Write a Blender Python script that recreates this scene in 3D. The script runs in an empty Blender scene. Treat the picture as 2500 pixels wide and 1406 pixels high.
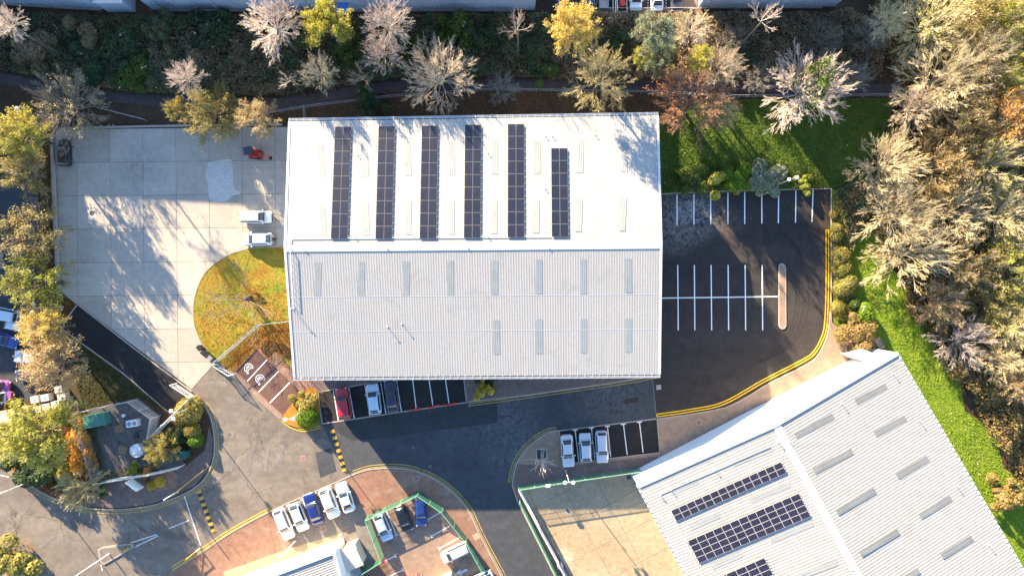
import bpy, bmesh, math, random
import numpy as np
from mathutils import Vector, Matrix, geometry

# ------------------------------------------------------------------ camera, sky, sun, exposure
S = bpy.context.scene
COL = S.collection
CAM_H, FPX = 98.0, 24.0 / 36.0 * 2500.0          # drone height in metres; focal length in survey pixels
cam = bpy.data.objects.new("camera", bpy.data.cameras.new("camera"))
COL.objects.link(cam)
cam.location = (0, 0, CAM_H)
cam.data.lens, cam.data.sensor_width = 24.0, 36.0
cam.data.clip_start, cam.data.clip_end = 1.0, 1500.0
S.camera = cam

SUN_EL, SUN_DX, SUN_DY = math.radians(18.5), -0.595, 0.804   # low autumn sun, upper left of the frame
SUN_STRENGTH, SUN_COL = 5.0, (1.0, 0.79, 0.52)
SKY_STRENGTH, EXPOSURE = 0.1, 2.5
W = bpy.data.worlds.new("World"); S.world = W; W.use_nodes = True
nt = W.node_tree; nt.nodes.clear()
sky = nt.nodes.new("ShaderNodeTexSky"); sky.sky_type = 'NISHITA'; sky.sun_disc = False
sky.sun_elevation = SUN_EL; sky.sun_rotation = math.atan2(SUN_DX, SUN_DY)
sky.air_density, sky.dust_density, sky.ozone_density = 1.05, 0.2, 3.0
bg = nt.nodes.new("ShaderNodeBackground"); bg.inputs[1].default_value = SKY_STRENGTH
ow = nt.nodes.new("ShaderNodeOutputWorld")
nt.links.new(sky.outputs[0], bg.inputs[0]); nt.links.new(bg.outputs[0], ow.inputs[0])
sd = bpy.data.lights.new("sun", 'SUN'); sd.energy = SUN_STRENGTH; sd.angle = math.radians(0.5); sd.color = SUN_COL
sun = bpy.data.objects.new("sun", sd); COL.objects.link(sun)
sun.location = (-60, 80, 90)
sun.rotation_euler = Vector((SUN_DX * math.cos(SUN_EL), SUN_DY * math.cos(SUN_EL), math.sin(SUN_EL))).to_track_quat('Z', 'Y').to_euler()
vs = S.view_settings
S.display_settings.display_device = 'sRGB'
vs.view_transform, vs.look, vs.exposure, vs.gamma = 'Standard', 'None', EXPOSURE, 1.0
vs.use_curve_mapping = False

rnd = random.Random(7)
R = math.radians

# ------------------------------------------------------------------ survey helper: a photo pixel at a known height gives the real position
def G(px, py, z=0.0):
    k = (CAM_H - z) / FPX
    return Vector(((px - 1250.0) * k, (703.0 - py) * k, z))
def G2(px, py, z=0.0):
    v = G(px, py, z); return (v.x, v.y)
def PL(pts, z=0.0):
    return [G2(x, y, z) for x, y in pts]
def heading(dx, dy):
    return math.atan2(-dy, dx)

# ------------------------------------------------------------------ materials
MATS = {}
def mat(name, col, rough=0.6, metal=0.0, spec=0.5, coat=0.0):
    if name in MATS: return MATS[name]
    m = bpy.data.materials.new(name); m.use_nodes = True
    b = m.node_tree.nodes["Principled BSDF"]
    b.inputs["Base Color"].default_value = (*col, 1); b.inputs["Roughness"].default_value = rough
    b.inputs["Metallic"].default_value = metal; b.inputs["Specular IOR Level"].default_value = spec
    b.inputs["Coat Weight"].default_value = coat
    MATS[name] = m; return m
def _mix(n, l, fac, a, b, mode='MIX'):
    x = n.new("ShaderNodeMix"); x.data_type = 'RGBA'; x.blend_type = mode
    for sock, v in ((x.inputs[0], fac), (x.inputs[6], a), (x.inputs[7], b)):
        if isinstance(v, bpy.types.NodeSocket): l.new(v, sock)
        elif isinstance(v, (int, float)): sock.default_value = v
        else: sock.default_value = (*v, 1)
    return x.outputs[2]
def _rng(n, l, v, a, b, c, d):
    x = n.new("ShaderNodeMapRange"); l.new(v, x.inputs[0])
    for i, q in enumerate((a, b, c, d)): x.inputs[i + 1].default_value = q
    return x.outputs[0]
def _noise(n, l, vec, scale, detail=4, rough=0.6, dist=0.0):
    x = n.new("ShaderNodeTexNoise"); x.inputs["Scale"].default_value = scale
    x.inputs["Detail"].default_value = detail; x.inputs["Roughness"].default_value = rough
    x.inputs["Distortion"].default_value = dist
    l.new(vec, x.inputs["Vector"]); return x.outputs[0]
def ground_mat(name, c1, c2, scale=0.25, fine=6.0, rough=0.92, bump=0.25, vary=0.0, dark=None, cracks=0.0, stretch=None, spots=None, stains=(), grain=1.0):
    """weathered outdoor surface: two base colours, patches, grain, optional cracks, streaks, spots and stains with their own place"""
    m = bpy.data.materials.new(name); m.use_nodes = True
    n, l = m.node_tree.nodes, m.node_tree.links
    b = n["Principled BSDF"]; b.inputs["Roughness"].default_value = rough; b.inputs["Specular IOR Level"].default_value = 0.25
    g = n.new("ShaderNodeNewGeometry"); pos = g.outputs["Position"]
    if stretch:
        mp = n.new("ShaderNodeMapping"); l.new(pos, mp.inputs[0])
        mp.inputs["Rotation"].default_value = (0, 0, stretch[0]); mp.inputs["Scale"].default_value = (stretch[1], stretch[2], 1)
        big = _noise(n, l, mp.outputs[0], scale, 6, 0.65)
    else:
        big = _noise(n, l, pos, scale, 6, 0.65, 0.4)
    col = _mix(n, l, _rng(n, l, big, 0.3, 0.7, 0, 1), c1, c2)
    md = _noise(n, l, pos, scale * 7, 5, 0.7)
    col = _mix(n, l, 1.0, col, _mix(n, l, _rng(n, l, md, 0.3, 0.7, 0, 1), (1 - 0.22 * grain,) * 3, (1 + 0.2 * grain,) * 3), 'MULTIPLY')
    fn = _noise(n, l, pos, fine, 3, 0.8)
    col = _mix(n, l, 1.0, col, _mix(n, l, _rng(n, l, fn, 0.25, 0.75, 0, 1), (1 - 0.28 * grain,) * 3, (1 + 0.28 * grain,) * 3), 'MULTIPLY')
    if dark:
        dn = _noise(n, l, pos, dark[1], 5, 0.6, 0.8)
        col = _mix(n, l, _rng(n, l, dn, dark[2], dark[2] + 0.12, 0, dark[3]), col, dark[0])
    if spots:
        sp = _noise(n, l, pos, spots[1], 2, 0.5)
        col = _mix(n, l, _rng(n, l, sp, spots[2], spots[2] + 0.03, 0, 1), col, spots[0])
    for (sx, sy, sr, sc, amt) in stains:
        vm = n.new("ShaderNodeVectorMath"); vm.operation = 'DISTANCE'; l.new(pos, vm.inputs[0]); vm.inputs[1].default_value = (sx, sy, 0)
        sn = _noise(n, l, pos, 1.6, 6, 0.7, 1.0)
        mm = n.new("ShaderNodeMath"); mm.operation = 'MULTIPLY'
        l.new(_rng(n, l, vm.outputs["Value"], 0, sr, 1, 0), mm.inputs[0]); l.new(_rng(n, l, sn, 0.4, 0.65, 0, amt), mm.inputs[1])
        col = _mix(n, l, mm.outputs[0], col, sc)
    if cracks:
        v = n.new("ShaderNodeTexVoronoi"); v.feature = 'DISTANCE_TO_EDGE'; v.inputs["Scale"].default_value = cracks
        dnz = n.new("ShaderNodeTexNoise"); dnz.inputs["Scale"].default_value = 1.2; l.new(pos, dnz.inputs["Vector"])
        ad = n.new("ShaderNodeVectorMath"); ad.operation = 'ADD'; l.new(pos, ad.inputs[0]); l.new(dnz.outputs[1], ad.inputs[1])
        l.new(ad.outputs[0], v.inputs["Vector"])
        cm = n.new("ShaderNodeMath"); cm.operation = 'MULTIPLY'
        l.new(_rng(n, l, v.outputs["Distance"], 0.0, 0.016, 1, 0), cm.inputs[0]); l.new(_rng(n, l, big, 0.45, 0.6, 0, 0.75), cm.inputs[1])
        col = _mix(n, l, cm.outputs[0], col, tuple(x * 0.3 for x in c1))
    if vary:
        oi = n.new("ShaderNodeObjectInfo")
        r = _rng(n, l, oi.outputs["Random"], 0, 1, 1 - vary, 1 + vary)
        cc = n.new("ShaderNodeCombineColor"); [l.new(r, cc.inputs[i]) for i in range(3)]
        col = _mix(n, l, 1.0, col, cc.outputs[0], 'MULTIPLY')
    l.new(col, b.inputs["Base Color"])
    bp = n.new("ShaderNodeBump"); bp.inputs["Strength"].default_value = bump; bp.inputs["Distance"].default_value = 0.05
    l.new(fn, bp.inputs["Height"]); l.new(bp.outputs[0], b.inputs["Normal"])
    MATS[name] = m; return m
def leaf_mat(name, cols, rough=0.6, trans=0.4):
    """each leaf takes its own colour between the given ones; a little light passes through"""
    m = bpy.data.materials.new(name); m.use_nodes = True
    n, l = m.node_tree.nodes, m.node_tree.links
    b = n["Principled BSDF"]; b.inputs["Roughness"].default_value = rough; b.inputs["Specular IOR Level"].default_value = 0.2
    g = n.new("ShaderNodeNewGeometry")
    cr = n.new("ShaderNodeValToRGB"); e = cr.color_ramp.elements
    for i, c in enumerate(cols):
        p = i / (len(cols) - 1)
        el = e[0] if i == 0 else (e[1] if i == len(cols) - 1 else e.new(p))
        el.position = p; el.color = (*c, 1)
    nz = _noise(n, l, g.outputs["Position"], 0.55, 2)
    ad = n.new("ShaderNodeMath"); ad.operation = 'MULTIPLY_ADD'; ad.inputs[1].default_value = 0.45
    l.new(g.outputs["Random Per Island"], ad.inputs[0]); l.new(_rng(n, l, nz, 0.32, 0.68, 0, 0.6), ad.inputs[2])
    oi = n.new("ShaderNodeObjectInfo"); l.new(ad.outputs[0], cr.inputs[0])
    tint = _mix(n, l, 1.0, cr.outputs[0], _mix(n, l, oi.outputs["Random"], (.78, .86, .8), (1.14, 1.04, 1.0)), 'MULTIPLY'); l.new(tint, b.inputs["Base Color"])
    t = n.new("ShaderNodeBsdfTranslucent"); l.new(tint, t.inputs[0])
    ms = n.new("ShaderNodeMixShader"); ms.inputs[0].default_value = trans
    l.new(b.outputs[0], ms.inputs[1]); l.new(t.outputs[0], ms.inputs[2])
    l.new(ms.outputs[0], n["Material Output"].inputs[0])
    MATS[name] = m; return m
def bark_mat(name, c1, c2):
    m = bpy.data.materials.new(name); m.use_nodes = True
    n, l = m.node_tree.nodes, m.node_tree.links
    b = n["Principled BSDF"]; b.inputs["Roughness"].default_value = 0.85; b.inputs["Specular IOR Level"].default_value = 0.2
    g = n.new("ShaderNodeNewGeometry"); nz = _noise(n, l, g.outputs["Position"], 1.3, 4)
    col = _mix(n, l, _rng(n, l, nz, 0.35, 0.65, 0, 1), c1, c2); oi = n.new("ShaderNodeObjectInfo")
    l.new(_mix(n, l, 1.0, col, _mix(n, l, oi.outputs["Random"], (.66, .64, .62), (1.12, 1.1, 1.04)), 'MULTIPLY'), b.inputs["Base Color"])
    MATS[name] = m; return m

ground_mat("soil", (0.035, 0.022, 0.014), (0.075, 0.045, 0.026), 0.3, 9, bump=0.6, spots=((0.16, 0.07, 0.025), 14, 0.66))
ground_mat("concrete", (0.325, 0.285, 0.238), (0.385, 0.34, 0.288), 0.16, 10, bump=0.1, vary=0.10, grain=0.55, dark=((0.22, 0.205, 0.185), 0.35, 0.62, 0.4), spots=((0.12, 0.115, 0.11), 2.6, 0.74),
           stains=((*G2(352, 405), 4.5, (0.16, 0.15, 0.14), 0.9), (*G2(600, 470), 6, (0.24, 0.225, 0.2), 0.6)))
ground_mat("fresh_concrete", (0.40, 0.385, 0.36), (0.46, 0.445, 0.42), 0.6, 12, bump=0.08)
ground_mat("tan_concrete", (0.29, 0.215, 0.13), (0.34, 0.265, 0.175), 0.2, 9, bump=0.1, vary=0.06, dark=((0.25, 0.19, 0.13), 0.3, 0.63, 0.6),
           stains=((*G2(1375, 1340), 4.0, (0.30, 0.16, 0.08), 0.9), (*G2(1375, 1362), 2.2, (0.62, 0.55, 0.42), 1.0)))
ground_mat("joint_filler", (0.07, 0.065, 0.06), (0.10, 0.09, 0.085), 1.0, 8)
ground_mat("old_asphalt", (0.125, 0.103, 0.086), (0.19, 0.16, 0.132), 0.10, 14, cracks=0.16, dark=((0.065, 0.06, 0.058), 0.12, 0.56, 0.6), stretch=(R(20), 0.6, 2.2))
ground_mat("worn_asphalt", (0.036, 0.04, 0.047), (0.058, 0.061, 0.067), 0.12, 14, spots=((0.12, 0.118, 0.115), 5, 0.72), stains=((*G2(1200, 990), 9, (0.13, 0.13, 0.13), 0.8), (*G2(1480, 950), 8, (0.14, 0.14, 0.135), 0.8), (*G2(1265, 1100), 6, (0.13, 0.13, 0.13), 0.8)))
ground_mat("pale_asphalt", (0.135, 0.12, 0.105), (0.185, 0.165, 0.145), 0.15, 14, cracks=0.25)
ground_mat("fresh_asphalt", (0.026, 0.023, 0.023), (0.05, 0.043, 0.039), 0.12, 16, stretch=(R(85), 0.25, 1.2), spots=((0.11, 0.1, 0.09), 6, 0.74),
           stains=((*G2(1690, 515), 5.5, (0.34, 0.33, 0.32), 0.9), (*G2(1640, 560), 5, (0.25, 0.24, 0.23), 0.7), (*G2(1780, 545), 3, (0.16, 0.12, 0.09), 0.6)))
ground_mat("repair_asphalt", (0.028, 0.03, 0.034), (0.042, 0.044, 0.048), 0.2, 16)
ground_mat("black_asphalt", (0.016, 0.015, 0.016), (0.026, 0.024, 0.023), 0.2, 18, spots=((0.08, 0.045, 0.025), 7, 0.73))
ground_mat("pink_paving", (0.175, 0.095, 0.068), (0.225, 0.135, 0.095), 0.16, 12, dark=((0.25, 0.2, 0.16), 0.22, 0.55, 0.6), cracks=0.12, stains=((*G2(870, 1210), 5, (0.28, 0.1, 0.06), 0.6),))
ground_mat("tan_paving", (0.21, 0.145, 0.105), (0.26, 0.185, 0.14), 0.15, 12, dark=((0.16, 0.11, 0.08), 0.35, 0.64, 0.7))
ground_mat("plum_paving", (0.12, 0.085, 0.078), (0.16, 0.115, 0.10), 0.2, 12)
ground_mat("brown_tarmac", (0.10, 0.052, 0.042), (0.13, 0.072, 0.056), 0.3, 14, spots=((0.3, 0.13, 0.04), 8, 0.74))
ground_mat("brick_path", (0.2, 0.11, 0.08), (0.25, 0.15, 0.11), 0.5, 12, spots=((0.32, 0.14, 0.05), 6, 0.7))
ground_mat("damp_paving", (0.09, 0.085, 0.082), (0.15, 0.14, 0.13), 0.5, 9, dark=((0.03, 0.032, 0.025), 0.5, 0.54, 0.8))
ground_mat("kerb_stone", (0.28, 0.235, 0.2), (0.36, 0.31, 0.265), 0.8, 10)
ground_mat("green_turf", (0.05, 0.082, 0.012), (0.085, 0.11, 0.018), 0.35, 16, bump=0.7, dark=((0.06, 0.045, 0.02), 0.4, 0.6, 0.7))
ground_mat("verge_turf", (0.03, 0.04, 0.012), (0.06, 0.05, 0.022), 0.4, 14, bump=0.7)
ground_mat("bright_turf", (0.12, 0.2, 0.01), (0.17, 0.24, 0.02), 0.3, 14, bump=0.8, dark=((0.12, 0.105, 0.03), 0.35, 0.6, 0.6))
ground_mat("autumn_turf", (0.32, 0.18, 0.026), (0.13, 0.19, 0.02), 0.28, 14, bump=0.7, dark=((0.22, 0.105, 0.02), 0.3, 0.52, 0.8))
ground_mat("leaf_bed", (0.32, 0.13, 0.022), (0.4, 0.19, 0.03), 0.6, 16, bump=0.8, dark=((0.05, 0.04, 0.015), 0.5, 0.6, 0.8))
ground_mat("path_asphalt", (0.055, 0.043, 0.042), (0.075, 0.06, 0.055), 0.4, 12)
ground_mat("brick_wall_grey", (0.22, 0.21, 0.2), (0.3, 0.28, 0.26), 0.8, 8)
mat("white_paint", (0.78, 0.78, 0.76), 0.7); mat("cream_paint", (0.6, 0.5, 0.4), 0.7)
ground_mat("worn_white", (0.55, 0.53, 0.5), (0.75, 0.74, 0.72), 1.2, 14, spots=((0.2, 0.19, 0.18), 7, 0.7))
ground_mat("yellow_paint", (0.62, 0.36, 0.012), (0.7, 0.43, 0.02), 1.0, 14, spots=((0.25, 0.17, 0.05), 8, 0.73))
ground_mat("worn_yellow", (0.34, 0.24, 0.06), (0.42, 0.3, 0.09), 0.6, 12, dark=((0.12, 0.105, 0.09), 1.2, 0.55, 0.9))
ground_mat("roof_white", (0.295, 0.285, 0.27), (0.32, 0.308, 0.292), 0.5, 2.5, stretch=(0, 2.2, 0.12), dark=((0.25, 0.242, 0.23), 0.3, 0.56, 0.5), rough=0.5, bump=0.02, grain=0.2)
ground_mat("roof_offwhite", (0.275, 0.265, 0.252), (0.305, 0.296, 0.282), 0.5, 2.5, stretch=(R(-28), 0.12, 2.2), dark=((0.235, 0.226, 0.214), 0.3, 0.56, 0.5), rough=0.5, bump=0.02, grain=0.2)
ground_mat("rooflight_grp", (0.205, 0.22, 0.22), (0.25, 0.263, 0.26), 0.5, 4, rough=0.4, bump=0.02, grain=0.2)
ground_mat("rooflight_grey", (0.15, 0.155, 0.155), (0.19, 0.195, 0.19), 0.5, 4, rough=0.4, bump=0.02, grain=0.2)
ground_mat("clad_grey", (0.36, 0.43, 0.52), (0.40, 0.47, 0.55), 0.25, 4, rough=0.6, bump=0.02, grain=0.2)
ground_mat("clad_white", (0.70, 0.70, 0.69), (0.74, 0.735, 0.72), 0.25, 4, rough=0.6, bump=0.02, grain=0.15)
mat("gutter_grey", (0.5, 0.51, 0.52), 0.4); mat("dark_void", (0.02, 0.02, 0.022), 0.8); mat("seal_white", (0.5, 0.5, 0.5), 0.4)
def solar_mat(name, c1, c2, line, sx, sy, lw):
    """dark cells with thin busbar lines, in the panel's own coordinates"""
    m = bpy.data.materials.new(name); m.use_nodes = True
    n, l = m.node_tree.nodes, m.node_tree.links; b = n["Principled BSDF"]
    b.inputs["Roughness"].default_value = 0.35; b.inputs["Specular IOR Level"].default_value = 0.5
    tc = n.new("ShaderNodeTexCoord"); sp = n.new("ShaderNodeSeparateXYZ"); l.new(tc.outputs["Object"], sp.inputs[0])
    fac = None
    for ax, s in ((0, sx), (1, sy)):
        if not s: continue
        mu = n.new("ShaderNodeMath"); mu.operation = 'MULTIPLY'; mu.inputs[1].default_value = s; l.new(sp.outputs[ax], mu.inputs[0])
        fr = n.new("ShaderNodeMath"); fr.operation = 'FRACT'; l.new(mu.outputs[0], fr.inputs[0])
        lt = n.new("ShaderNodeMath"); lt.operation = 'LESS_THAN'; lt.inputs[1].default_value = lw; l.new(fr.outputs[0], lt.inputs[0])
        if fac is None: fac = lt.outputs[0]
        else:
            mx = n.new("ShaderNodeMath"); mx.operation = 'MAXIMUM'; l.new(fac, mx.inputs[0]); l.new(lt.outputs[0], mx.inputs[1]); fac = mx.outputs[0]
    g = n.new("ShaderNodeNewGeometry"); nz = _noise(n, l, g.outputs["Position"], 3.0, 4)
    oi = n.new("ShaderNodeObjectInfo")
    base = _mix(n, l, _rng(n, l, nz, 0.35, 0.65, 0, 1), c1, c2)
    base = _mix(n, l, _rng(n, l, oi.outputs["Random"], 0, 1, 0, 0.5), base, tuple(x * 0.6 for x in c1))
    l.new(_mix(n, l, fac, base, line), b.inputs["Base Color"])
    MATS[name] = m; return m
solar_mat("solar_black", (0.007, 0.009, 0.022), (0.012, 0.014, 0.03), (0.02, 0.022, 0.036), 6, 6, 0.08)
solar_mat("solar_navy", (0.006, 0.005, 0.014), (0.012, 0.008, 0.034), (0.09, 0.085, 0.09), 5.2, 0, 0.13)
mat("alu", (0.15, 0.14, 0.135), 0.4, 0.0); mat("alu_bright", (0.7, 0.7, 0.7), 0.35)
mat("galv", (0.27, 0.28, 0.3), 0.5, 0.3); mat("galv_light", (0.42, 0.42, 0.42), 0.5); mat("white_steel", (0.75, 0.75, 0.73), 0.45)
mat("green_steel", (0.045, 0.19, 0.11), 0.5); mat("pale_green_steel", (0.2, 0.36, 0.25), 0.55); mat("kiosk_green", (0.06, 0.2, 0.17), 0.5); mat("dark_green", (0.015, 0.07, 0.06), 0.5)
mat("globe", (0.78, 0.78, 0.76), 0.35); mat("black_plastic", (0.018, 0.018, 0.02), 0.45); mat("grey_plastic", (0.2, 0.2, 0.22), 0.5)
mat("yellow_plastic", (0.42, 0.25, 0.025), 0.5); mat("red_plastic", (0.55, 0.04, 0.025), 0.5); mat("red_paint_machine", (0.45, 0.03, 0.02), 0.35)
mat("tyre", (0.015, 0.015, 0.016), 0.85); mat("rim", (0.4, 0.4, 0.42), 0.35, 0.6); mat("car_glass", (0.02, 0.028, 0.035), 0.06, 0, 0.8)
mat("headlight", (0.7, 0.72, 0.75), 0.1); mat("tail_light", (0.35, 0.01, 0.012), 0.2); mat("plate", (0.7, 0.62, 0.2), 0.5)
mat("manhole_iron", (0.06, 0.05, 0.045), 0.6); mat("manhole_pink", (0.2, 0.1, 0.08), 0.8); mat("grey_lid", (0.33, 0.27, 0.27), 0.8)
mat("wood", (0.3, 0.2, 0.11), 0.8); mat("tote_white", (0.52, 0.5, 0.46), 0.4); mat("tan_roofing", (0.42, 0.28, 0.21), 0.9); mat("cream_roofing", (0.55, 0.47, 0.4), 0.8)
mat("skin", (0.45, 0.27, 0.19), 0.6); mat("jacket_dark", (0.02, 0.02, 0.03), 0.9); mat("hair_grey", (0.35, 0.32, 0.3), 0.8)
mat("blue_tarp", (0.04, 0.16, 0.5), 0.5); mat("pink_paintwork", (0.3, 0.07, 0.22), 0.4); mat("orange_paint", (0.75, 0.3, 0.02), 0.6)
def paint(name, col, metal=0.0): return mat(name, col, 0.32, metal, 0.5, 0.6)
paint("paint_white", (0.74, 0.75, 0.76)); paint("paint_silver", (0.5, 0.52, 0.55), 0.3); paint("paint_red", (0.33, 0.008, 0.02)); paint("paint_black", (0.008, 0.008, 0.01))
paint("paint_blue", (0.005, 0.016, 0.12)); paint("paint_midblue", (0.012, 0.035, 0.16)); paint("paint_navy", (0.01, 0.014, 0.035)); paint("paint_paleblue_shadewhite", (0.42, 0.5, 0.6)); paint("paint_darkgrey", (0.05, 0.055, 0.075)); paint("paint_blueflat", (0.015, 0.05, 0.24))  # pale blue also serves as white paint with shade tinted in
bark_mat("bark_trunk_shade", (0.1, 0.085, 0.065), (0.16, 0.135, 0.105)); bark_mat("bark_pale", (0.5, 0.41, 0.365), (0.64, 0.55, 0.5)); bark_mat("bark_tan", (0.43, 0.35, 0.265), (0.58, 0.49, 0.38)); bark_mat("bark_olive", (0.4, 0.335, 0.2), (0.54, 0.46, 0.29))  # trunk bark darkened to stand in for shade under the crowns
bark_mat("bark_gold", (0.52, 0.435, 0.27), (0.67, 0.575, 0.38)); bark_mat("bark_red", (0.36, 0.2, 0.14), (0.5, 0.33, 0.24)); bark_mat("bark_brown", (0.17, 0.13, 0.09), (0.25, 0.2, 0.14)); bark_mat("bark_grey", (0.25, 0.25, 0.24), (0.36, 0.36, 0.34))
leaf_mat("leaf_gold", [(0.504, 0.300, 0.036), (0.672, 0.456, 0.084), (0.700, 0.576, 0.168)]); leaf_mat("leaf_yellow", [(0.312, 0.264, 0.024), (0.576, 0.456, 0.048), (0.696, 0.552, 0.120)])
leaf_mat("leaf_lime", [(0.120, 0.168, 0.017), (0.336, 0.372, 0.030), (0.576, 0.540, 0.096)]); leaf_mat("leaf_limegold", [(.2, .22, .02), (.46, .42, .05), (.6, .52, .12)]); leaf_mat("leaf_green", [(0.035, 0.075, 0.018), (0.075, 0.13, 0.028), (0.15, 0.19, 0.04)])
leaf_mat("leaf_bright", [(0.07, 0.15, 0.012), (0.12, 0.25, 0.02), (0.2, 0.32, 0.03)]); leaf_mat("leaf_dark", [(0.025, 0.055, 0.028), (0.05, 0.09, 0.04), (0.09, 0.125, 0.055)])
leaf_mat("leaf_olive", [(0.144, 0.138, 0.030), (0.288, 0.252, 0.060), (0.432, 0.372, 0.108)]); leaf_mat("leaf_tan", [(0.312, 0.216, 0.084), (0.504, 0.372, 0.156), (0.624, 0.504, 0.240)])
leaf_mat("leaf_orange", [(0.360, 0.132, 0.024), (0.600, 0.264, 0.048), (0.700, 0.408, 0.084)]); leaf_mat("leaf_red", [(0.204, 0.060, 0.042), (0.360, 0.144, 0.072), (0.504, 0.288, 0.096)])
leaf_mat("leaf_silver", [(0.13, 0.17, 0.11), (0.24, 0.28, 0.19), (0.36, 0.4, 0.27)]); leaf_mat("leaf_ivy", [(0.04, 0.15, 0.075), (0.075, 0.22, 0.11), (0.13, 0.25, 0.11), (0.22, 0.14, 0.075)])
leaf_mat("leaf_bramble", [(0.1, 0.12, 0.065), (0.18, 0.14, 0.09), (0.27, 0.19, 0.12), (0.36, 0.25, 0.16)]); leaf_mat("leaf_moss", [(0.12, 0.13, 0.025), (0.3, 0.26, 0.05), (0.5, 0.4, 0.11), (0.42, 0.27, 0.13)])
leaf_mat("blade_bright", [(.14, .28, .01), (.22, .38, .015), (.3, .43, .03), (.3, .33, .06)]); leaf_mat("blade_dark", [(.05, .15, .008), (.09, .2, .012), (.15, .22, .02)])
leaf_mat("blade_autumn", [(.1, .22, .015), (.28, .33, .025), (.58, .42, .045), (.64, .29, .03)]); leaf_mat("blade_verge", [(.03, .06, .012), (.06, .085, .02), (.11, .07, .03)]); leaf_mat("leaf_litter", [(0.14, 0.055, 0.02), (0.26, 0.11, 0.025), (0.4, 0.19, 0.035)])

# ------------------------------------------------------------------ object helpers
def link(o, parent=None):
    COL.objects.link(o)
    if parent is not None: o.parent = parent
    return o
def tag(o, label=None, cat=None, group=None, kind=None):
    if label: o["label"] = label
    if cat: o["category"] = cat
    if group: o["group"] = group
    if kind: o["kind"] = kind
    return o
def thing(name, label, cat, loc=(0, 0, 0), rz=0.0, group=None):
    o = bpy.data.objects.new(name, None); o.empty_display_size = 0.3
    o.location = loc; o.rotation_euler = (0, 0, rz)
    return tag(link(o), label, cat, group)
def mobj(name, me, parent=None, material=None, loc=None, rz=None, scale=None):
    """an object on (possibly shared) mesh data; its own material sits on the object"""
    o = bpy.data.objects.new(name, me); link(o, parent)
    if material is not None:
        if not me.materials: me.materials.append(None)
        o.material_slots[0].link = 'OBJECT'; o.material_slots[0].material = MATS[material] if isinstance(material, str) else material
    if loc is not None: o.location = loc
    if rz is not None: o.rotation_euler = (0, 0, rz)
    if scale is not None: o.scale = scale
    return o
def dup(root, loc, rz, label=None):
    r = root.copy(); COL.objects.link(r); r.location = loc; r.rotation_euler = (0, 0, rz)
    if label: r["label"] = label
    for ch in root.children:
        c = ch.copy(); COL.objects.link(c); c.parent = r
        for g in ch.children:
            d = g.copy(); COL.objects.link(d); d.parent = c
    return r
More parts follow.
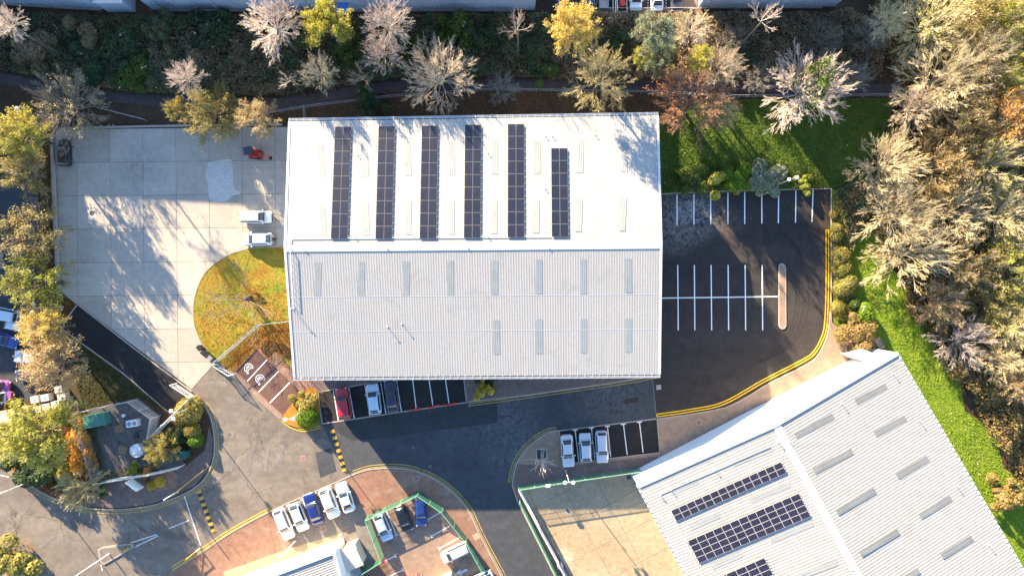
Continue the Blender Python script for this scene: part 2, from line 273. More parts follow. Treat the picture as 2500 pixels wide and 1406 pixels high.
class MB:
    """collects simple solids into one mesh; coordinates are relative to origin"""
    def __init__(s, origin=(0, 0, 0)): s.v, s.f, s.mi, s.o, s.m = [], [], [], Vector(origin), 0
    def add(s, vs, fs):
        b = len(s.v); s.v += [tuple(Vector(v) - s.o) for v in vs]; s.f += [tuple(b + i for i in f) for f in fs]; s.mi += [s.m] * len(fs); return s
    def box(s, c, size, rz=0.0, taper=1.0):
        x, y, z = size[0] / 2, size[1] / 2, size[2] / 2; M = Matrix.Rotation(rz, 3, 'Z'); c = Vector(c)
        P = [Vector((a * x * (taper if d > 0 else 1), b * y * (taper if d > 0 else 1), d * z)) for d in (-1, 1) for a, b in ((-1, -1), (1, -1), (1, 1), (-1, 1))]
        return s.add([M @ p + c for p in P], [(3, 2, 1, 0), (4, 5, 6, 7), (0, 1, 5, 4), (1, 2, 6, 5), (2, 3, 7, 6), (3, 0, 4, 7)])
    def prism(s, poly, z0, z1):
        """poly: list of (x, y); closed solid, concave allowed"""
        n = len(poly)
        if sum(poly[i][0] * poly[(i + 1) % n][1] - poly[(i + 1) % n][0] * poly[i][1] for i in range(n)) < 0: poly = poly[::-1]
        tris = geometry.tessellate_polygon([[Vector((x, y, 0)) for x, y in poly]])
        top = []
        for t in tris:
            a, b, c = (Vector(poly[i]) for i in t)
            top.append(tuple(i + n for i in (t if (b - a).cross(c - a) > 0 else t[::-1])))
        vs = [(x, y, z0) for x, y in poly] + [(x, y, z1) for x, y in poly]
        fs = top + [(i, (i + 1) % n, (i + 1) % n + n, i + n) for i in range(n)]
        if z1 > z0 + 0.0005: fs += [tuple(i - n for i in t[::-1]) for t in top]
        else: vs, fs = vs[n:], [tuple(i - n for i in t) for t in top]
        return s.add(vs, fs)
    def tube(s, a, b, r0, r1=None, n=6, caps=True):
        a, b = Vector(a), Vector(b); r1 = r0 if r1 is None else r1
        d = (b - a).normalized(); u = d.orthogonal().normalized(); w = d.cross(u)
        vs = [a + (u * math.cos(2 * math.pi * i / n) + w * math.sin(2 * math.pi * i / n)) * r0 for i in range(n)] + [b + (u * math.cos(2 * math.pi * i / n) + w * math.sin(2 * math.pi * i / n)) * r1 for i in range(n)]
        fs = [(i, (i + 1) % n, (i + 1) % n + n, i + n) for i in range(n)]
        if caps: fs += [tuple(range(n - 1, -1, -1)), tuple(range(n, 2 * n))]
        return s.add(vs, fs)
    def path(s, pts, r, n=6):
        for a, b in zip(pts, pts[1:]): s.tube(a, b, r, n=n)
        return s
    def ball(s, c, r, seg=12, rings=8, zs=1.0):
        c = Vector(c); vs = [c + Vector((0, 0, -r * zs))]; fs = []
        for i in range(1, rings):
            t = -math.pi / 2 + math.pi * i / rings
            vs += [c + Vector((r * math.cos(t) * math.cos(2 * math.pi * j / seg), r * math.cos(t) * math.sin(2 * math.pi * j / seg), r * zs * math.sin(t))) for j in range(seg)]
        vs.append(c + Vector((0, 0, r * zs)))
        for j in range(seg):
            k = (j + 1) % seg
            fs.append((0, 1 + k, 1 + j)); fs.append((len(vs) - 1, 1 + (rings - 2) * seg + j, 1 + (rings - 2) * seg + k))
            for i in range(rings - 2): fs.append((1 + i * seg + j, 1 + i * seg + k, 1 + (i + 1) * seg + k, 1 + (i + 1) * seg + j))
        return s.add(vs, fs)
    def ribbon(s, pts, width, z0, z1, off=0.0):
        """solid strip of given width along a polyline of (x, y)"""
        P = [Vector((p[0], p[1])) for p in pts]; L, Rr = [], []
        for i, p in enumerate(P):
            d = (P[min(i + 1, len(P) - 1)] - P[max(i - 1, 0)]).normalized(); nn = Vector((-d.y, d.x))
            L.append(p + nn * (off + width / 2)); Rr.append(p + nn * (off - width / 2))
        n = len(P)
        vs = [(q.x, q.y, z1) for q in L] + [(q.x, q.y, z1) for q in Rr]
        fs = [(i, i + n, i + 1 + n, i + 1) for i in range(n - 1)]
        if z1 > z0 + 0.0005:
            vs += [(q.x, q.y, z0) for q in L] + [(q.x, q.y, z0) for q in Rr]
            fs += [(i, i + 1, i + 1 + 2 * n, i + 2 * n) for i in range(n - 1)] + [(i + n, i + 3 * n, i + 1 + 3 * n, i + 1 + n) for i in range(n - 1)]
            fs += [(0, 2 * n, 3 * n, n), (n - 1, 2 * n - 1, 4 * n - 1, 3 * n - 1)]
        return s.add(vs, fs)
    def mesh(s, name, smooth=False):
        me = bpy.data.meshes.new(name); me.from_pydata(s.v, [], s.f)
        if any(s.mi): me.polygons.foreach_set("material_index", s.mi)
        if smooth: me.polygons.foreach_set("use_smooth", [True] * len(s.f))
        me.update(); return me
    def build(s, name, material, parent=None, smooth=False, loc=None):
        me = s.mesh(name, smooth)
        for m in (material if isinstance(material, (list, tuple)) else [material]): me.materials.append(MATS[m])
        o = bpy.data.objects.new(name, me); link(o, parent)
        if loc is not None: o.location = loc
        return o
def struct(name, mb, material, label=None, parent=None):
    o = mb.build(name, material, parent)
    if parent is None: o["kind"] = "structure"
    return o
def spline(pts, n=6):
    P = [Vector(p) for p in pts]; out = []
    for i in range(len(P) - 1):
        a, b, c, d = P[max(i - 1, 0)], P[i], P[i + 1], P[min(i + 2, len(P) - 1)]
        for k in range(n):
            t = k / n
            out.append(tuple(0.5 * ((2 * b) + (c - a) * t + (2 * a - 5 * b + 4 * c - d) * t * t + (3 * b - a - 3 * c + d) * t ** 3)))
    out.append(tuple(P[-1])); return out
def clip(poly, a, b):
    """keep the part of poly on the left of the line a->b"""
    side = lambda p: (b[0] - a[0]) * (p[1] - a[1]) - (b[1] - a[1]) * (p[0] - a[0]); out = []
    for i, p in enumerate(poly):
        q = poly[(i + 1) % len(poly)]; sp, sq = side(p), side(q)
        if sp >= 0: out.append(p)
        if sp * sq < 0:
            t = sp / (sp - sq); out.append((p[0] + (q[0] - p[0]) * t, p[1] + (q[1] - p[1]) * t))
    return out
def area(p): return 0.5 * sum(p[i][0] * p[(i + 1) % len(p)][1] - p[(i + 1) % len(p)][0] * p[i][1] for i in range(len(p)))
def slabs(name, parent, poly, origin, ang, xs, ys, material, z0, z1, gap=0.022):
    """poured slabs: the cells of a rotated grid cut to the outline, every slab an object of its own with an open joint round it"""
    u = Vector((math.cos(ang), math.sin(ang))); v = Vector((-u.y, u.x)); o = Vector(origin)
    for x0, x1 in zip(xs, xs[1:]):
        for y0, y1 in zip(ys, ys[1:]):
            c = [o + u * (x0 + gap) + v * (y0 + gap), o + u * (x1 - gap) + v * (y0 + gap), o + u * (x1 - gap) + v * (y1 - gap), o + u * (x0 + gap) + v * (y1 - gap)]
            p = poly
            for k in range(4):
                p = clip(p, c[k], c[(k + 1) % 4])
                if len(p) < 3: break
            q = []
            for pt in p:
                if not q or (Vector(pt) - Vector(q[-1])).length > 0.03: q.append(pt)
            if len(q) < 3 or abs(area(q)) < 0.4: continue
            MB().prism(q, z0, z1 + rnd.uniform(-0.004, 0.004)).build(name, material, parent)

# ------------------------------------------------------------------ the ground and everything laid on it
ground = struct("ground", MB().prism([(-400, -400), (400, -400), (400, 400), (-400, 400)], 0.0, 0.0), "soil")
road_poly = PL([(-600, 1050), (430, 1000), (440, 955), (528, 870), (640, 905), (800, 900), (1600, 900), (1607, 1120), (1400, 1200), (1700, 1900), (-600, 1900)])
road = struct("road", MB().prism(road_poly, 0.0, 0.012), "old_asphalt")
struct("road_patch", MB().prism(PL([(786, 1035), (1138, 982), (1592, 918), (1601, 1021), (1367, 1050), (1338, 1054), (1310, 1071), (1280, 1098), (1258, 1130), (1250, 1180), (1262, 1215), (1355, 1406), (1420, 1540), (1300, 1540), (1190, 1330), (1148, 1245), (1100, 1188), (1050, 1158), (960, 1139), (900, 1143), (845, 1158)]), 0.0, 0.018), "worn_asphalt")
MB().prism(PL([(905, 1072), (1215, 1031), (1213, 968), (790, 1036), (860, 1075)]), 0.0, 0.023).build("repair_strip", "repair_asphalt", road)
MB().prism(PL([(770, 1105), (808, 1093), (822, 1150), (782, 1165)]), 0.0, 0.024).build("repair_strip", "worn_asphalt", road)
MB().prism(PL([(1524, 976), (1560, 968), (1560, 980), (1526, 986)]), 0.0, 0.024).build("repair_strip", "fresh_asphalt", road)
for p in ([(606, 1100), (622, 1098), (608, 1160), (594, 1160)], [(645, 1092), (660, 1092), (650, 1150), (636, 1150)], [(676, 1085), (694, 1085), (690, 1140), (672, 1140)], [(560, 1108), (580, 1106), (566, 1150), (548, 1150)]):
    MB().prism(PL(p), 0.0, 0.026).build("faded_marking", "pale_asphalt", road)
MB().prism(PL([(55, 1323), (62, 1316), (88, 1340), (82, 1348)]), 0, 0.024).build("repair_strip", "pink_paving", road)
MB().prism(PL([(92, 1333), (135, 1302), (140, 1308), (100, 1340)]), 0, 0.026).build("repair_strip", "pale_asphalt", road)

# concrete yard in its slabs
curve = [(690, 603), (640, 604), (608, 607), (568, 618), (535, 636), (508, 658), (490, 684), (477, 720), (472, 752), (474, 790), (482, 815), (492, 838), (508, 858), (530, 880)]
yard_px = [(134, 345), (136, 318), (245, 315), (712, 309), (712, 600)] + spline(curve, 3) + [(468, 949), (190, 742), (150, 712), (145, 600), (140, 470)]
yard_poly = PL(yard_px)
yard = struct("concrete_yard", MB().prism(yard_poly, 0.0, 0.014), "joint_filler")
s17 = FPX / CAM_H
slabs("concrete_slab", yard, yard_poly, G2(107, 398), R(0.6), [i * 80.7 / s17 for i in range(-1, 9)], [i * 81.5 / s17 for i in range(-8, 3)], "concrete", 0.0, 0.034)
MB().prism(PL(spline([(508, 398), (545, 390), (566, 394), (570, 440), (574, 462), (586, 468), (583, 475), (566, 478), (556, 490), (530, 492), (512, 486), (508, 450), (501, 430), (508, 398)], 4)[:-1]), 0.0, 0.045).build("concrete_patch", "fresh_concrete", yard)
mh = thing("manhole", "square pale manhole frame with a dark round cover in the concrete yard", "manhole", G(225, 521))
MB(G(225, 521)).prism([(a, b) for a, b in PL([(215, 511), (235, 511), (236, 532), (216, 532)])], 0.0, 0.05).build("frame", "fresh_concrete", mh)
MB().tube((0, 0, 0.03), (0, 0, 0.062), 0.36, n=16).build("cover", "manhole_iron", mh)
# low retaining wall along the yard's west and north edges
lw = thing("low_wall", "low concrete edging wall along the left side of the concrete yard", "wall", G(140, 530))
MB(G(140, 530)).ribbon(PL([(131, 330), (136, 470), (142, 600), (147, 714)]), 0.3, 0, 0.45).build("wall", "kerb_stone", lw)
MB(G(140, 530)).ribbon(PL([(126, 330), (131, 470), (137, 600), (142, 716)]), 0.22, 0, 0.3).build("backing", "brick_wall_grey", lw)
lw2 = MB(G(470, 311)).ribbon(PL([(140, 315), (245, 312), (480, 307), (690, 305)]), 0.25, 0, 0.3).build("low_wall", "kerb_stone", loc=G(470, 311)); tag(lw2, "thin edging wall between the concrete yard and the shaded shrubs", "wall")

strip = struct("asphalt_strip", MB().prism(PL([(190, 744), (467, 957), (420, 1012), (150, 800)]), 0.0, 0.03), "black_asphalt")
for p in ([(190, 742), (166, 775), (150, 801)], [(150, 801), (200, 838), (300, 910), (420, 1014)], [(151, 712), (190, 743), (330, 852), (468, 955)]):
    MB().ribbon(PL(p), 0.16, 0, 0.1).build("kerb", "kerb_stone", strip)
# lawn teardrop
lawn_px = spline(curve, 3)[:-1] + [(530, 880), (548, 897), (575, 908), (627, 852), (656, 876), (672, 857), (740, 918), (720, 900), (712, 790), (708, 600)]
lawn = struct("lawn", MB().prism(PL(spline(curve, 3) + [(548, 897), (576, 906), (627, 850), (656, 876), (672, 857), (735, 915), (725, 600)]), 0.0, 0.1), "autumn_turf")
MB().ribbon(PL(spline(curve, 3) + [(548, 897)]), 0.15, 0.0, 0.13).build("kerb", "kerb_stone", lawn)
MB().prism(PL([(560, 893), (640, 797), (720, 790), (720, 880), (672, 857), (656, 876), (627, 850), (576, 906)]), 0.05, 0.108).build("planting_bed", "leaf_bed", lawn)
MB().prism(PL([(634, 842), (648, 830), (700, 842), (718, 860), (718, 884), (672, 857), (656, 874), (640, 860)]), 0.05, 0.115).build("bare_bed", "soil", lawn)
# disabled/charging bays
bays_w = struct("charging_bays", MB().prism(PL([(577, 906), (627, 852), (736, 955), (690, 1013)]), 0.0, 0.025), "brown_tarmac")
for a, b in (((652, 878), (604, 930)), ((680, 906), (631, 957)), ((708, 933), (659, 983))):
    MB().ribbon(PL([a, b]), 0.14, 0, 0.032).build("bay_line", "white_paint", bays_w)
for p in ([(575, 906), (627, 851), (735, 954), (770, 985)], [(575, 908), (600, 930), (690, 1014)]):
    MB().ribbon(PL(p), 0.2, 0, 0.11).build("kerb", "brick_path", bays_w)
def ev_symbol(px, py, rz):
    c = G(px, py); mb = MB(); M = Matrix.Rotation(rz, 3, 'Z')
    arc = [M @ Vector((0.62 * math.cos(R(t)), 0.62 * math.sin(R(t)), 0)) for t in range(-50, 235, 15)]
    mb.ribbon([(p.x, p.y) for p in arc], 0.11, 0, 0.034)
    tf = lambda pts: [((M @ Vector((x, y, 0))).x, (M @ Vector((x, y, 0))).y) for x, y in pts]
    body = [(-0.34, -0.3), (-0.34, 0.02), (-0.24, 0.3), (0.24, 0.3), (0.34, 0.02), (0.34, -0.3), (0.22, -0.3), (0.22, -0.18), (-0.22, -0.18), (-0.22, -0.3)]
    mb.ribbon(tf(body + body[:1]), 0.09, 0, 0.0345)
    mb.prism(tf([(-0.22, 0.04), (-0.16, 0.2), (0.16, 0.2), (0.22, 0.04)]), 0, 0.034)
    mb.prism(tf([(-0.74, -0.52), (-0.5, -0.66), (-0.36, -0.46), (-0.6, -0.3)]), 0, 0.0335)
    mb.build("charging_symbol", "worn_white", bays_w, loc=c)
ev_symbol(607, 898, R(40)); ev_symbol(635, 925, R(40))
struct("brick_footpath", MB().prism(PL([(657, 876), (672, 858), (790, 962), (775, 955), (738, 956)]), 0.0, 0.09), "brick_path")
struct("pavement", MB().prism(PL([(546, 893), (576, 910), (690, 1016), (704, 1034), (682, 1022), (640, 985), (580, 926)]), 0.0, 0.1), "tan_paving")
bed = struct("planting_island", MB().prism(PL(spline([(692, 1013), (738, 957), (773, 950), (778, 1034), (742, 1044), (705, 1036), (690, 1022), (692, 1013)], 2)[:-1]), 0.0, 0.12), "leaf_bed")
# south bays
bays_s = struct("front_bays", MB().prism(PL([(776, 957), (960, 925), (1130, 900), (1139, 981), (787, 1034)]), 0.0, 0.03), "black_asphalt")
for a, b in (((814, 953), (826, 1026)), ((852, 947), (865, 1020)), ((891, 940), (903, 1015)), ((930, 935), (942, 1008)), ((968, 929), (980, 1003)), ((1007, 922), (1016, 996)), ((1046, 918), (1057, 990)), ((1086, 914), (1096, 984))):
    MB().ribbon(PL([a, b]), 0.13, 0, 0.038).build("bay_line", "worn_white", bays_s)
for p in ([(776, 957), (960, 925), (1120, 902)], [(776, 957), (787, 1034)], [(787, 1034), (960, 1008), (1139, 982)], [(1139, 981), (1130, 902)]):
    MB().ribbon(PL(p), 0.16, 0, 0.06).build("kerb", "kerb_stone", bays_s)
pv = struct("footway", MB().prism(PL([(1132, 902), (1590, 890), (1593, 917), (1480, 935), (1300, 961), (1141, 980)]), 0.0, 0.11), "plum_paving")
MB().prism(PL([(1150, 900), (1400, 893), (1300, 912), (1230, 925), (1160, 935)]), 0.05, 0.12).build("planting_bed", "soil", pv)
MB().ribbon(PL([(1141, 981), (1300, 962), (1480, 936), (1593, 918)]), 0.14, 0.0, 0.125).build("kerb", "kerb_stone", pv)
struct("planting_strip", MB().prism(PL([(735, 915), (1130, 902), (960, 923), (776, 955)]), 0.0, 0.06), "plum_paving")
# main car park on the right
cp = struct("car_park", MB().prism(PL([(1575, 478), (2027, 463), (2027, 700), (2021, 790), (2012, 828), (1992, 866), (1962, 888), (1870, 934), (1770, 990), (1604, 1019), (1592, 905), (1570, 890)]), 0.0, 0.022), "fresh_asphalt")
for (x0, y0, x1, y1) in [(1653, 474, 1653, 550), (1694, 472, 1694, 549), (1735, 471, 1735, 548), (1777, 470, 1777, 548), (1818, 469, 1818, 547), (1859.5, 468, 1860, 546), (1901, 466, 1900, 545), (1943, 465, 1942, 544), (1985, 464, 1982, 542)]:
    MB().ribbon(PL([(x0, y0), (x1, y1)]), 0.15, 0, 0.03).build("bay_line", "white_paint", cp)
for x in (1654.5, 1695, 1736, 1777.5, 1819, 1860.5):
    MB().ribbon(PL([(x, 647), (x + 1.3, 806)]), 0.15, 0, 0.03).build("bay_line", "white_paint", cp)
MB().ribbon(PL([(1590, 728), (1899, 724)]), 0.15, 0, 0.034).build("bay_line", "white_paint", cp)
mk = MB()
for r0, w in ((0, .10), (10, .07), (22, .12), (38, .06), (52, .1)):
    mk.ribbon(PL(spline([(1898 - r0 * .2, 560 + r0 * .4), (1945, 600 + r0 * .2), (1968 - r0 * .55, 660), (1975 - r0 * .6, 730), (1962 - r0 * .6, 800), (1925 - r0 * .5, 850), (1860 - r0 * .3, 885)], 5)), w, 0, 0.026)
mk.build("tyre_marks", "black_asphalt", cp)["kind"] = "stuff"
for p in ([(1612, 474), (1800, 466), (2028, 461)], [(2029, 461), (2029, 700), (2024, 792), (2015, 830), (1995, 869), (1964, 892), (1872, 938), (1771, 994), (1604, 1022)]):
    MB().ribbon(PL(spline(p, 4)), 0.15, 0, 0.13).build("kerb", "kerb_stone", cp)
edge = spline([(2019.5, 563), (2019.5, 700), (2016, 790), (2007, 826), (1987, 861), (1957, 882), (1865, 929), (1768, 983), (1690, 1001), (1605, 1013.5)], 6)
MB().ribbon(PL(edge), 0.16, 0, 0.031, off=0.18).build("yellow_line", "yellow_paint", cp); MB().ribbon(PL(edge), 0.16, 0, 0.031, off=-0.18).build("yellow_line", "yellow_paint", cp)
for p in ([(2015.5, 562), (2023.5, 562)], [(1603.5, 1009), (1604.5, 1018)]): MB().ribbon(PL(p), 0.13, 0, 0.0345).build("yellow_line", "yellow_paint", cp)
isl = struct("traffic_island", MB().prism(PL([(1900, 650), (1902, 645), (1908, 642.5), (1914, 645), (1918, 652), (1919, 795), (1915, 802), (1908, 804), (1902, 800), (1900, 793)]), 0, 0.15), "kerb_stone")
MB().prism(PL([(1902.5, 652), (1908, 646), (1915.5, 653), (1916.5, 794), (1909, 801), (1902.5, 793)]), 0.1, 0.158).build("surfacing", "tan_paving", isl)
# tan pavement from the second warehouse round to the small bays
pave_px = [(1365, 1050), (1340, 1055), (1312, 1072), (1282, 1099), (1262, 1131), (1253, 1165), (1251, 1182), (1265, 1188), (1562, 1147), (1690, 1076), (1910, 962), (2062, 884), (2130, 858), (2090, 838), (2031, 787), (2027, 700), (2025, 792), (2016, 831), (1996, 870), (1965, 893), (1872, 939), (1771, 995), (1605, 1022), (1610, 1104), (1491, 1118), (1379, 1132)]
pe = struct("apron_pavement", MB().prism(PL(pave_px), 0, 0.11), "tan_paving")
MB().prism(PL([(1262, 1131), (1253, 1165), (1251, 1182), (1265, 1188), (1562, 1147), (1600, 1128), (1608, 1112), (1491, 1124), (1379, 1138), (1372, 1140)]), 0.05, 0.117).build("shade_paving", "plum_paving", pe)  # darker plum sheet stands in for shade on the west pavement
MB().ribbon(PL(spline([(1365, 1050), (1340, 1055), (1312, 1072), (1282, 1099), (1262, 1131), (1253, 1165), (1251, 1182)], 4)), 0.14, 0, 0.125).build("kerb", "kerb_stone", pe)
MB().ribbon(PL([(1365, 1051), (1379, 1132), (1491, 1118), (1610, 1104), (1604, 1022)]), 0.12, 0, 0.122).build("kerb", "kerb_stone", pe)
bays_e = struct("visitor_bays", MB().prism(PL([(1366, 1052), (1602, 1023), (1609, 1103), (1491, 1117), (1380, 1131)]), 0, 0.03), "black_asphalt")
for a, b in (((1404, 1049), (1413, 1126)), ((1444, 1044), (1452, 1120)), ((1483, 1040), (1491, 1115)), ((1522, 1035), (1531, 1109)), ((1561, 1030), (1570, 1104))):
    MB().ribbon(PL([a, b]), 0.13, 0, 0.038).build("bay_line", "worn_white", bays_e)
    MB().ribbon(PL([(a[0] - 6, a[1] + 0.7), (a[0] + 6, a[1] - 0.7)]), 0.16, 0, 0.042).build("bay_line", "worn_white", bays_e)
MB().ribbon(PL([(1366, 1051), (1602, 1022)]), 0.16, 0, 0.036).build("kerb", "kerb_stone", bays_e)
# yard of the second warehouse
yard2_poly = PL([(1263, 1188), (1562, 1147), (1620, 1170), (1760, 1440), (1840, 1640), (1520, 1640), (1395, 1406)])
yard2 = struct("tan_yard", MB().prism(yard2_poly, 0.0, 0.016), "joint_filler")
slabs("concrete_slab", yard2, yard2_poly, G2(1385, 1377), R(28.5), [i * 80 / s17 for i in range(-4, 8)], [i * 80 / s17 for i in range(-5, 6)], "tan_concrete", 0.0, 0.036)
pv3 = struct("verge_footway", MB().prism(PL([(1251, 1183), (1262, 1189), (1396, 1408), (1522, 1642), (1470, 1640), (1356, 1406), (1264, 1222)]), 0, 0.1), "pink_paving")
MB().ribbon(PL([(1250, 1182), (1263, 1222), (1355, 1406), (1468, 1640)]), 0.14, 0, 0.12).build("kerb", "kerb_stone", pv3)
# pink forecourt at the bottom
fk = spline([(420, 1392), (500, 1343), (560, 1302), (665, 1245), (845, 1166), (870, 1155), (905, 1145), (960, 1142), (1000, 1146), (1045, 1161), (1090, 1189), (1125, 1222), (1146, 1250), (1166, 1292), (1190, 1340), (1232, 1420)], 4)
fc = struct("forecourt", MB().prism(PL(fk + [(1330, 1640), (300, 1640), (330, 1470)]), 0, 0.05), "pink_paving")
MB().ribbon(PL(fk), 0.15, 0, 0.1).build("kerb", "kerb_stone", fc)
MB().prism(PL([(670, 1248), (845, 1170), (912, 1290), (930, 1330), (900, 1400), (835, 1316), (720, 1330)]), 0.02, 0.056).build("bay_surface", "pale_asphalt", fc)
MB().prism(PL([(560, 1420), (545, 1395), (700, 1340), (835, 1300), (835, 1318)]), 0.02, 0.06).build("tan_strip", "tan_concrete", fc)
MB().prism(PL([(905, 1257), (1025, 1198), (1082, 1240), (1140, 1312), (1200, 1420), (1240, 1500), (1000, 1500), (940, 1365)]), 0.02, 0.058).build("compound_surface", "tan_paving", fc)
for a, b in (((703, 1232), (713, 1258)), ((768, 1203), (778, 1226)), ((805, 1187), (815, 1213)), ((738, 1217), (748, 1240))):
    MB().ribbon(PL([a, b]), 0.14, 0, 0.063).build("bay_line", "worn_white", fc)
    MB().ribbon(PL([(a[0] - 5, a[1] + 2.4), (a[0] + 5, a[1] - 2.4)]), 0.14, 0, 0.066).build("bay_line", "worn_white", fc)
for a, b in (((942, 1243), (968, 1305)), ((979, 1228), (1007, 1290)), ((1086, 1243), (1044, 1268)), ((1098, 1283), (1053, 1308)), ((1122, 1311), (1072, 1338)), ((942, 1367), (966, 1356)), ((952, 1405), (984, 1390))):
    MB().ribbon(PL([a, b]), 0.14, 0, 0.063).build("bay_line", "worn_white", fc)
    d = Vector((b[0] - a[0], b[1] - a[1])).normalized() * 5
    MB().ribbon(PL([(b[0] + d.y, b[1] - d.x), (b[0] - d.y, b[1] + d.x)]), 0.14, 0, 0.066).build("bay_line", "worn_white", fc)
mb = MB().ribbon(PL([(1127, 1395), (1141, 1389)]), 0.3, 0, 0.063); mb.prism(PL([(1110, 1400), (1124, 1389), (1129, 1402)]), 0, 0.0635); mb.build("arrow_marking", "paint_paleblue_shadewhite", fc)
# plot of planted ground with the small compound, lower left
plot_k = spline([(-80, 1075), (0, 1111), (40, 1155), (85, 1190), (140, 1218), (210, 1238), (290, 1243), (370, 1233), (430, 1213), (480, 1187), (508, 1155), (522, 1115), (524, 1070), (515, 1020), (497, 985), (478, 964)], 4)
plot = struct("planted_plot", MB().prism(PL(plot_k + [(470, 957), (420, 1014), (300, 912), (150, 803), (128, 850), (112, 930), (60, 985), (-80, 990)]), 0, 0.12), "soil")
MB().ribbon(PL(plot_k), 0.16, 0, 0.14).build("kerb", "kerb_stone", plot)
MB().prism(PL([(152, 806), (300, 914), (415, 1010), (340, 968), (200, 1000), (175, 900)]), 0.05, 0.126).build("turf", "verge_turf", plot)
MB().prism(PL([(195, 1003), (335, 972), (388, 1014), (378, 1058), (455, 1133), (392, 1147), (237, 1174)]), 0.05, 0.132).build("yard_paving", "damp_paving", plot)
MB().prism(PL([(225, 1182), (395, 1153), (455, 1136), (500, 1100), (512, 1040), (520, 1075), (518, 1115), (504, 1153), (476, 1184), (428, 1209), (368, 1229), (290, 1239), (215, 1234)]), 0.05, 0.128).build("footway", "plum_paving", plot)
MB().prism(PL([(365, 1158), (420, 1146), (435, 1160), (430, 1190), (380, 1200)]), 0.05, 0.135).build("brick_paving", "brick_path", plot)
for i, p in enumerate(([(285, 1010), (318, 1002), (322, 1016), (290, 1024)], [(270, 1030), (312, 1020), (316, 1040), (275, 1052)], [(262, 1062), (300, 1054), (304, 1096), (270, 1104)], [(308, 1050), (340, 1044), (345, 1062), (312, 1070)], [(310, 1076), (332, 1072), (338, 1112), (316, 1118)], [(350, 1020), (366, 1028), (362, 1056), (346, 1050)])):
    MB().prism(PL(p), 0.1, 0.15).build("paving_slab", "damp_paving", plot)
# yellow lines on the road edges
def yellow(pts, m, z=0.03, road_=road):
    for o in (0.16, -0.16): MB().ribbon(PL(pts), 0.1, 0, z, off=o).build("yellow_line", m, road_)
yellow(spline([(-80, 1084), (-4, 1119), (36, 1163), (82, 1197), (138, 1225), (210, 1245), (290, 1250), (372, 1240), (432, 1220), (486, 1192), (514, 1158), (528.5, 1117), (530.5, 1070), (522, 1019), (503, 982)], 4), "worn_yellow")
yellow(spline([(420, 1386), (498, 1337), (558, 1297), (662, 1240)], 4), "yellow_paint")
yellow(spline([(862, 1152), (903, 1139), (960, 1135.5), (1002, 1139.5), (1048, 1155), (1094, 1183), (1130, 1217), (1152, 1247), (1172, 1290), (1196, 1338), (1240, 1420)], 5), "worn_yellow", 0.034)
yellow(spline([(1358, 1046), (1336, 1050), (1306, 1067), (1276, 1095), (1255, 1128), (1246, 1164), (1244, 1177)], 4), "worn_yellow", 0.034)
yellow([(1143, 988), (1300, 967), (1430, 948), (1480, 941), (1560, 928), (1612, 917)], "worn_yellow", 0.034)
yellow(spline([(682, 1015), (695, 1030), (715, 1043), (745, 1050), (783, 1041)], 4), "yellow_paint", 0.034)
# junction markings
for a, b in (((320, 1324), (383, 1304)), ((330, 1334), (386, 1307)), ((413, 1289), (462, 1269)), ((450, 1210), (490, 1330)), ((247, 1377), (250, 1393)), ((-5, 1158), (22, 1164)), ((40, 1165), (55, 1170))):
    MB().ribbon(PL([a, b]), 0.11, 0, 0.036).build("white_line", "worn_white", road)
ti_px = [(240, 1340), (250, 1334), (320, 1325), (327, 1328), (327, 1336), (255, 1377), (247, 1372)]
ti = struct("kerbed_island", MB().prism(PL(ti_px), 0, 0.15), "kerb_stone")
MB().prism(PL([(243, 1342), (252, 1337), (320, 1328), (323, 1334), (256, 1373), (249, 1369)]), 0.1, 0.157).build("surfacing", "old_asphalt", ti)
struct("corner_pavement", MB().prism(PL([(-80, 1290), (0, 1308), (40, 1340), (75, 1385), (90, 1440), (-80, 1500)]), 0, 0.11), "tan_paving")
# lawns, bank, paths, neighbour's car park
struct("back_lawn", MB().prism(PL([(1560, 300), (1700, 252), (1820, 243), (2190, 241), (2110, 440), (2031, 461), (1560, 480)]), 0, 0.03), "green_turf")
bank_px = [(2032, 462), (2085, 470), (2106, 515), (2122, 562), (2158, 590), (2166, 648), (2205, 682), (2226, 760), (2278, 802), (2284, 872), (2342, 922), (2356, 1002), (2428, 1052), (2450, 1142), (2530, 1196), (2560, 1290), (2640, 1400), (2760, 1640), (2520, 1640), (2400, 1395), (2110, 858), (2095, 850), (2036, 790)]
struct("grass_bank", MB().prism(PL(bank_px), 0, 0.035), "bright_turf")
path_c = [(-150, 168), (100, 207), (300, 240), (680, 252), (950, 212), (1250, 208), (1600, 208), (1900, 215), (2250, 220)]
struct("footpath", MB().ribbon(PL(spline(path_c, 4)), 1.5, 0, 0.03), "path_asphalt")
wc = struct("neighbour_car_park", MB().prism(PL([(-400, 430), (92, 458), (104, 560), (70, 740), (118, 972), (30, 985), (-400, 1000)]), 0, 0.03), "worn_asphalt")
tc_ = struct("rear_car_park", MB().prism(PL([(1345, -260), (1700, -260), (1705, 26), (1345, 24)]), 0, 0.03), "worn_asphalt")
MB().prism(PL([(1668, -200), (1700, -200), (1702, 24), (1668, 24)]), 0, 0.04).build("brown_paving", "tan_paving", tc_)
for x in (1582, 1626):
    for k in range(6):
        MB().ribbon(PL([(x, 24 - k * 7), (x, 20.5 - k * 7)]), 0.12, 0, 0.04).build("bay_mark", "white_paint", tc_)
yellow(spline([(1432, 23), (1446, 20), (1454, 10), (1455, -60)], 4), "worn_yellow", 0.045, tc_)

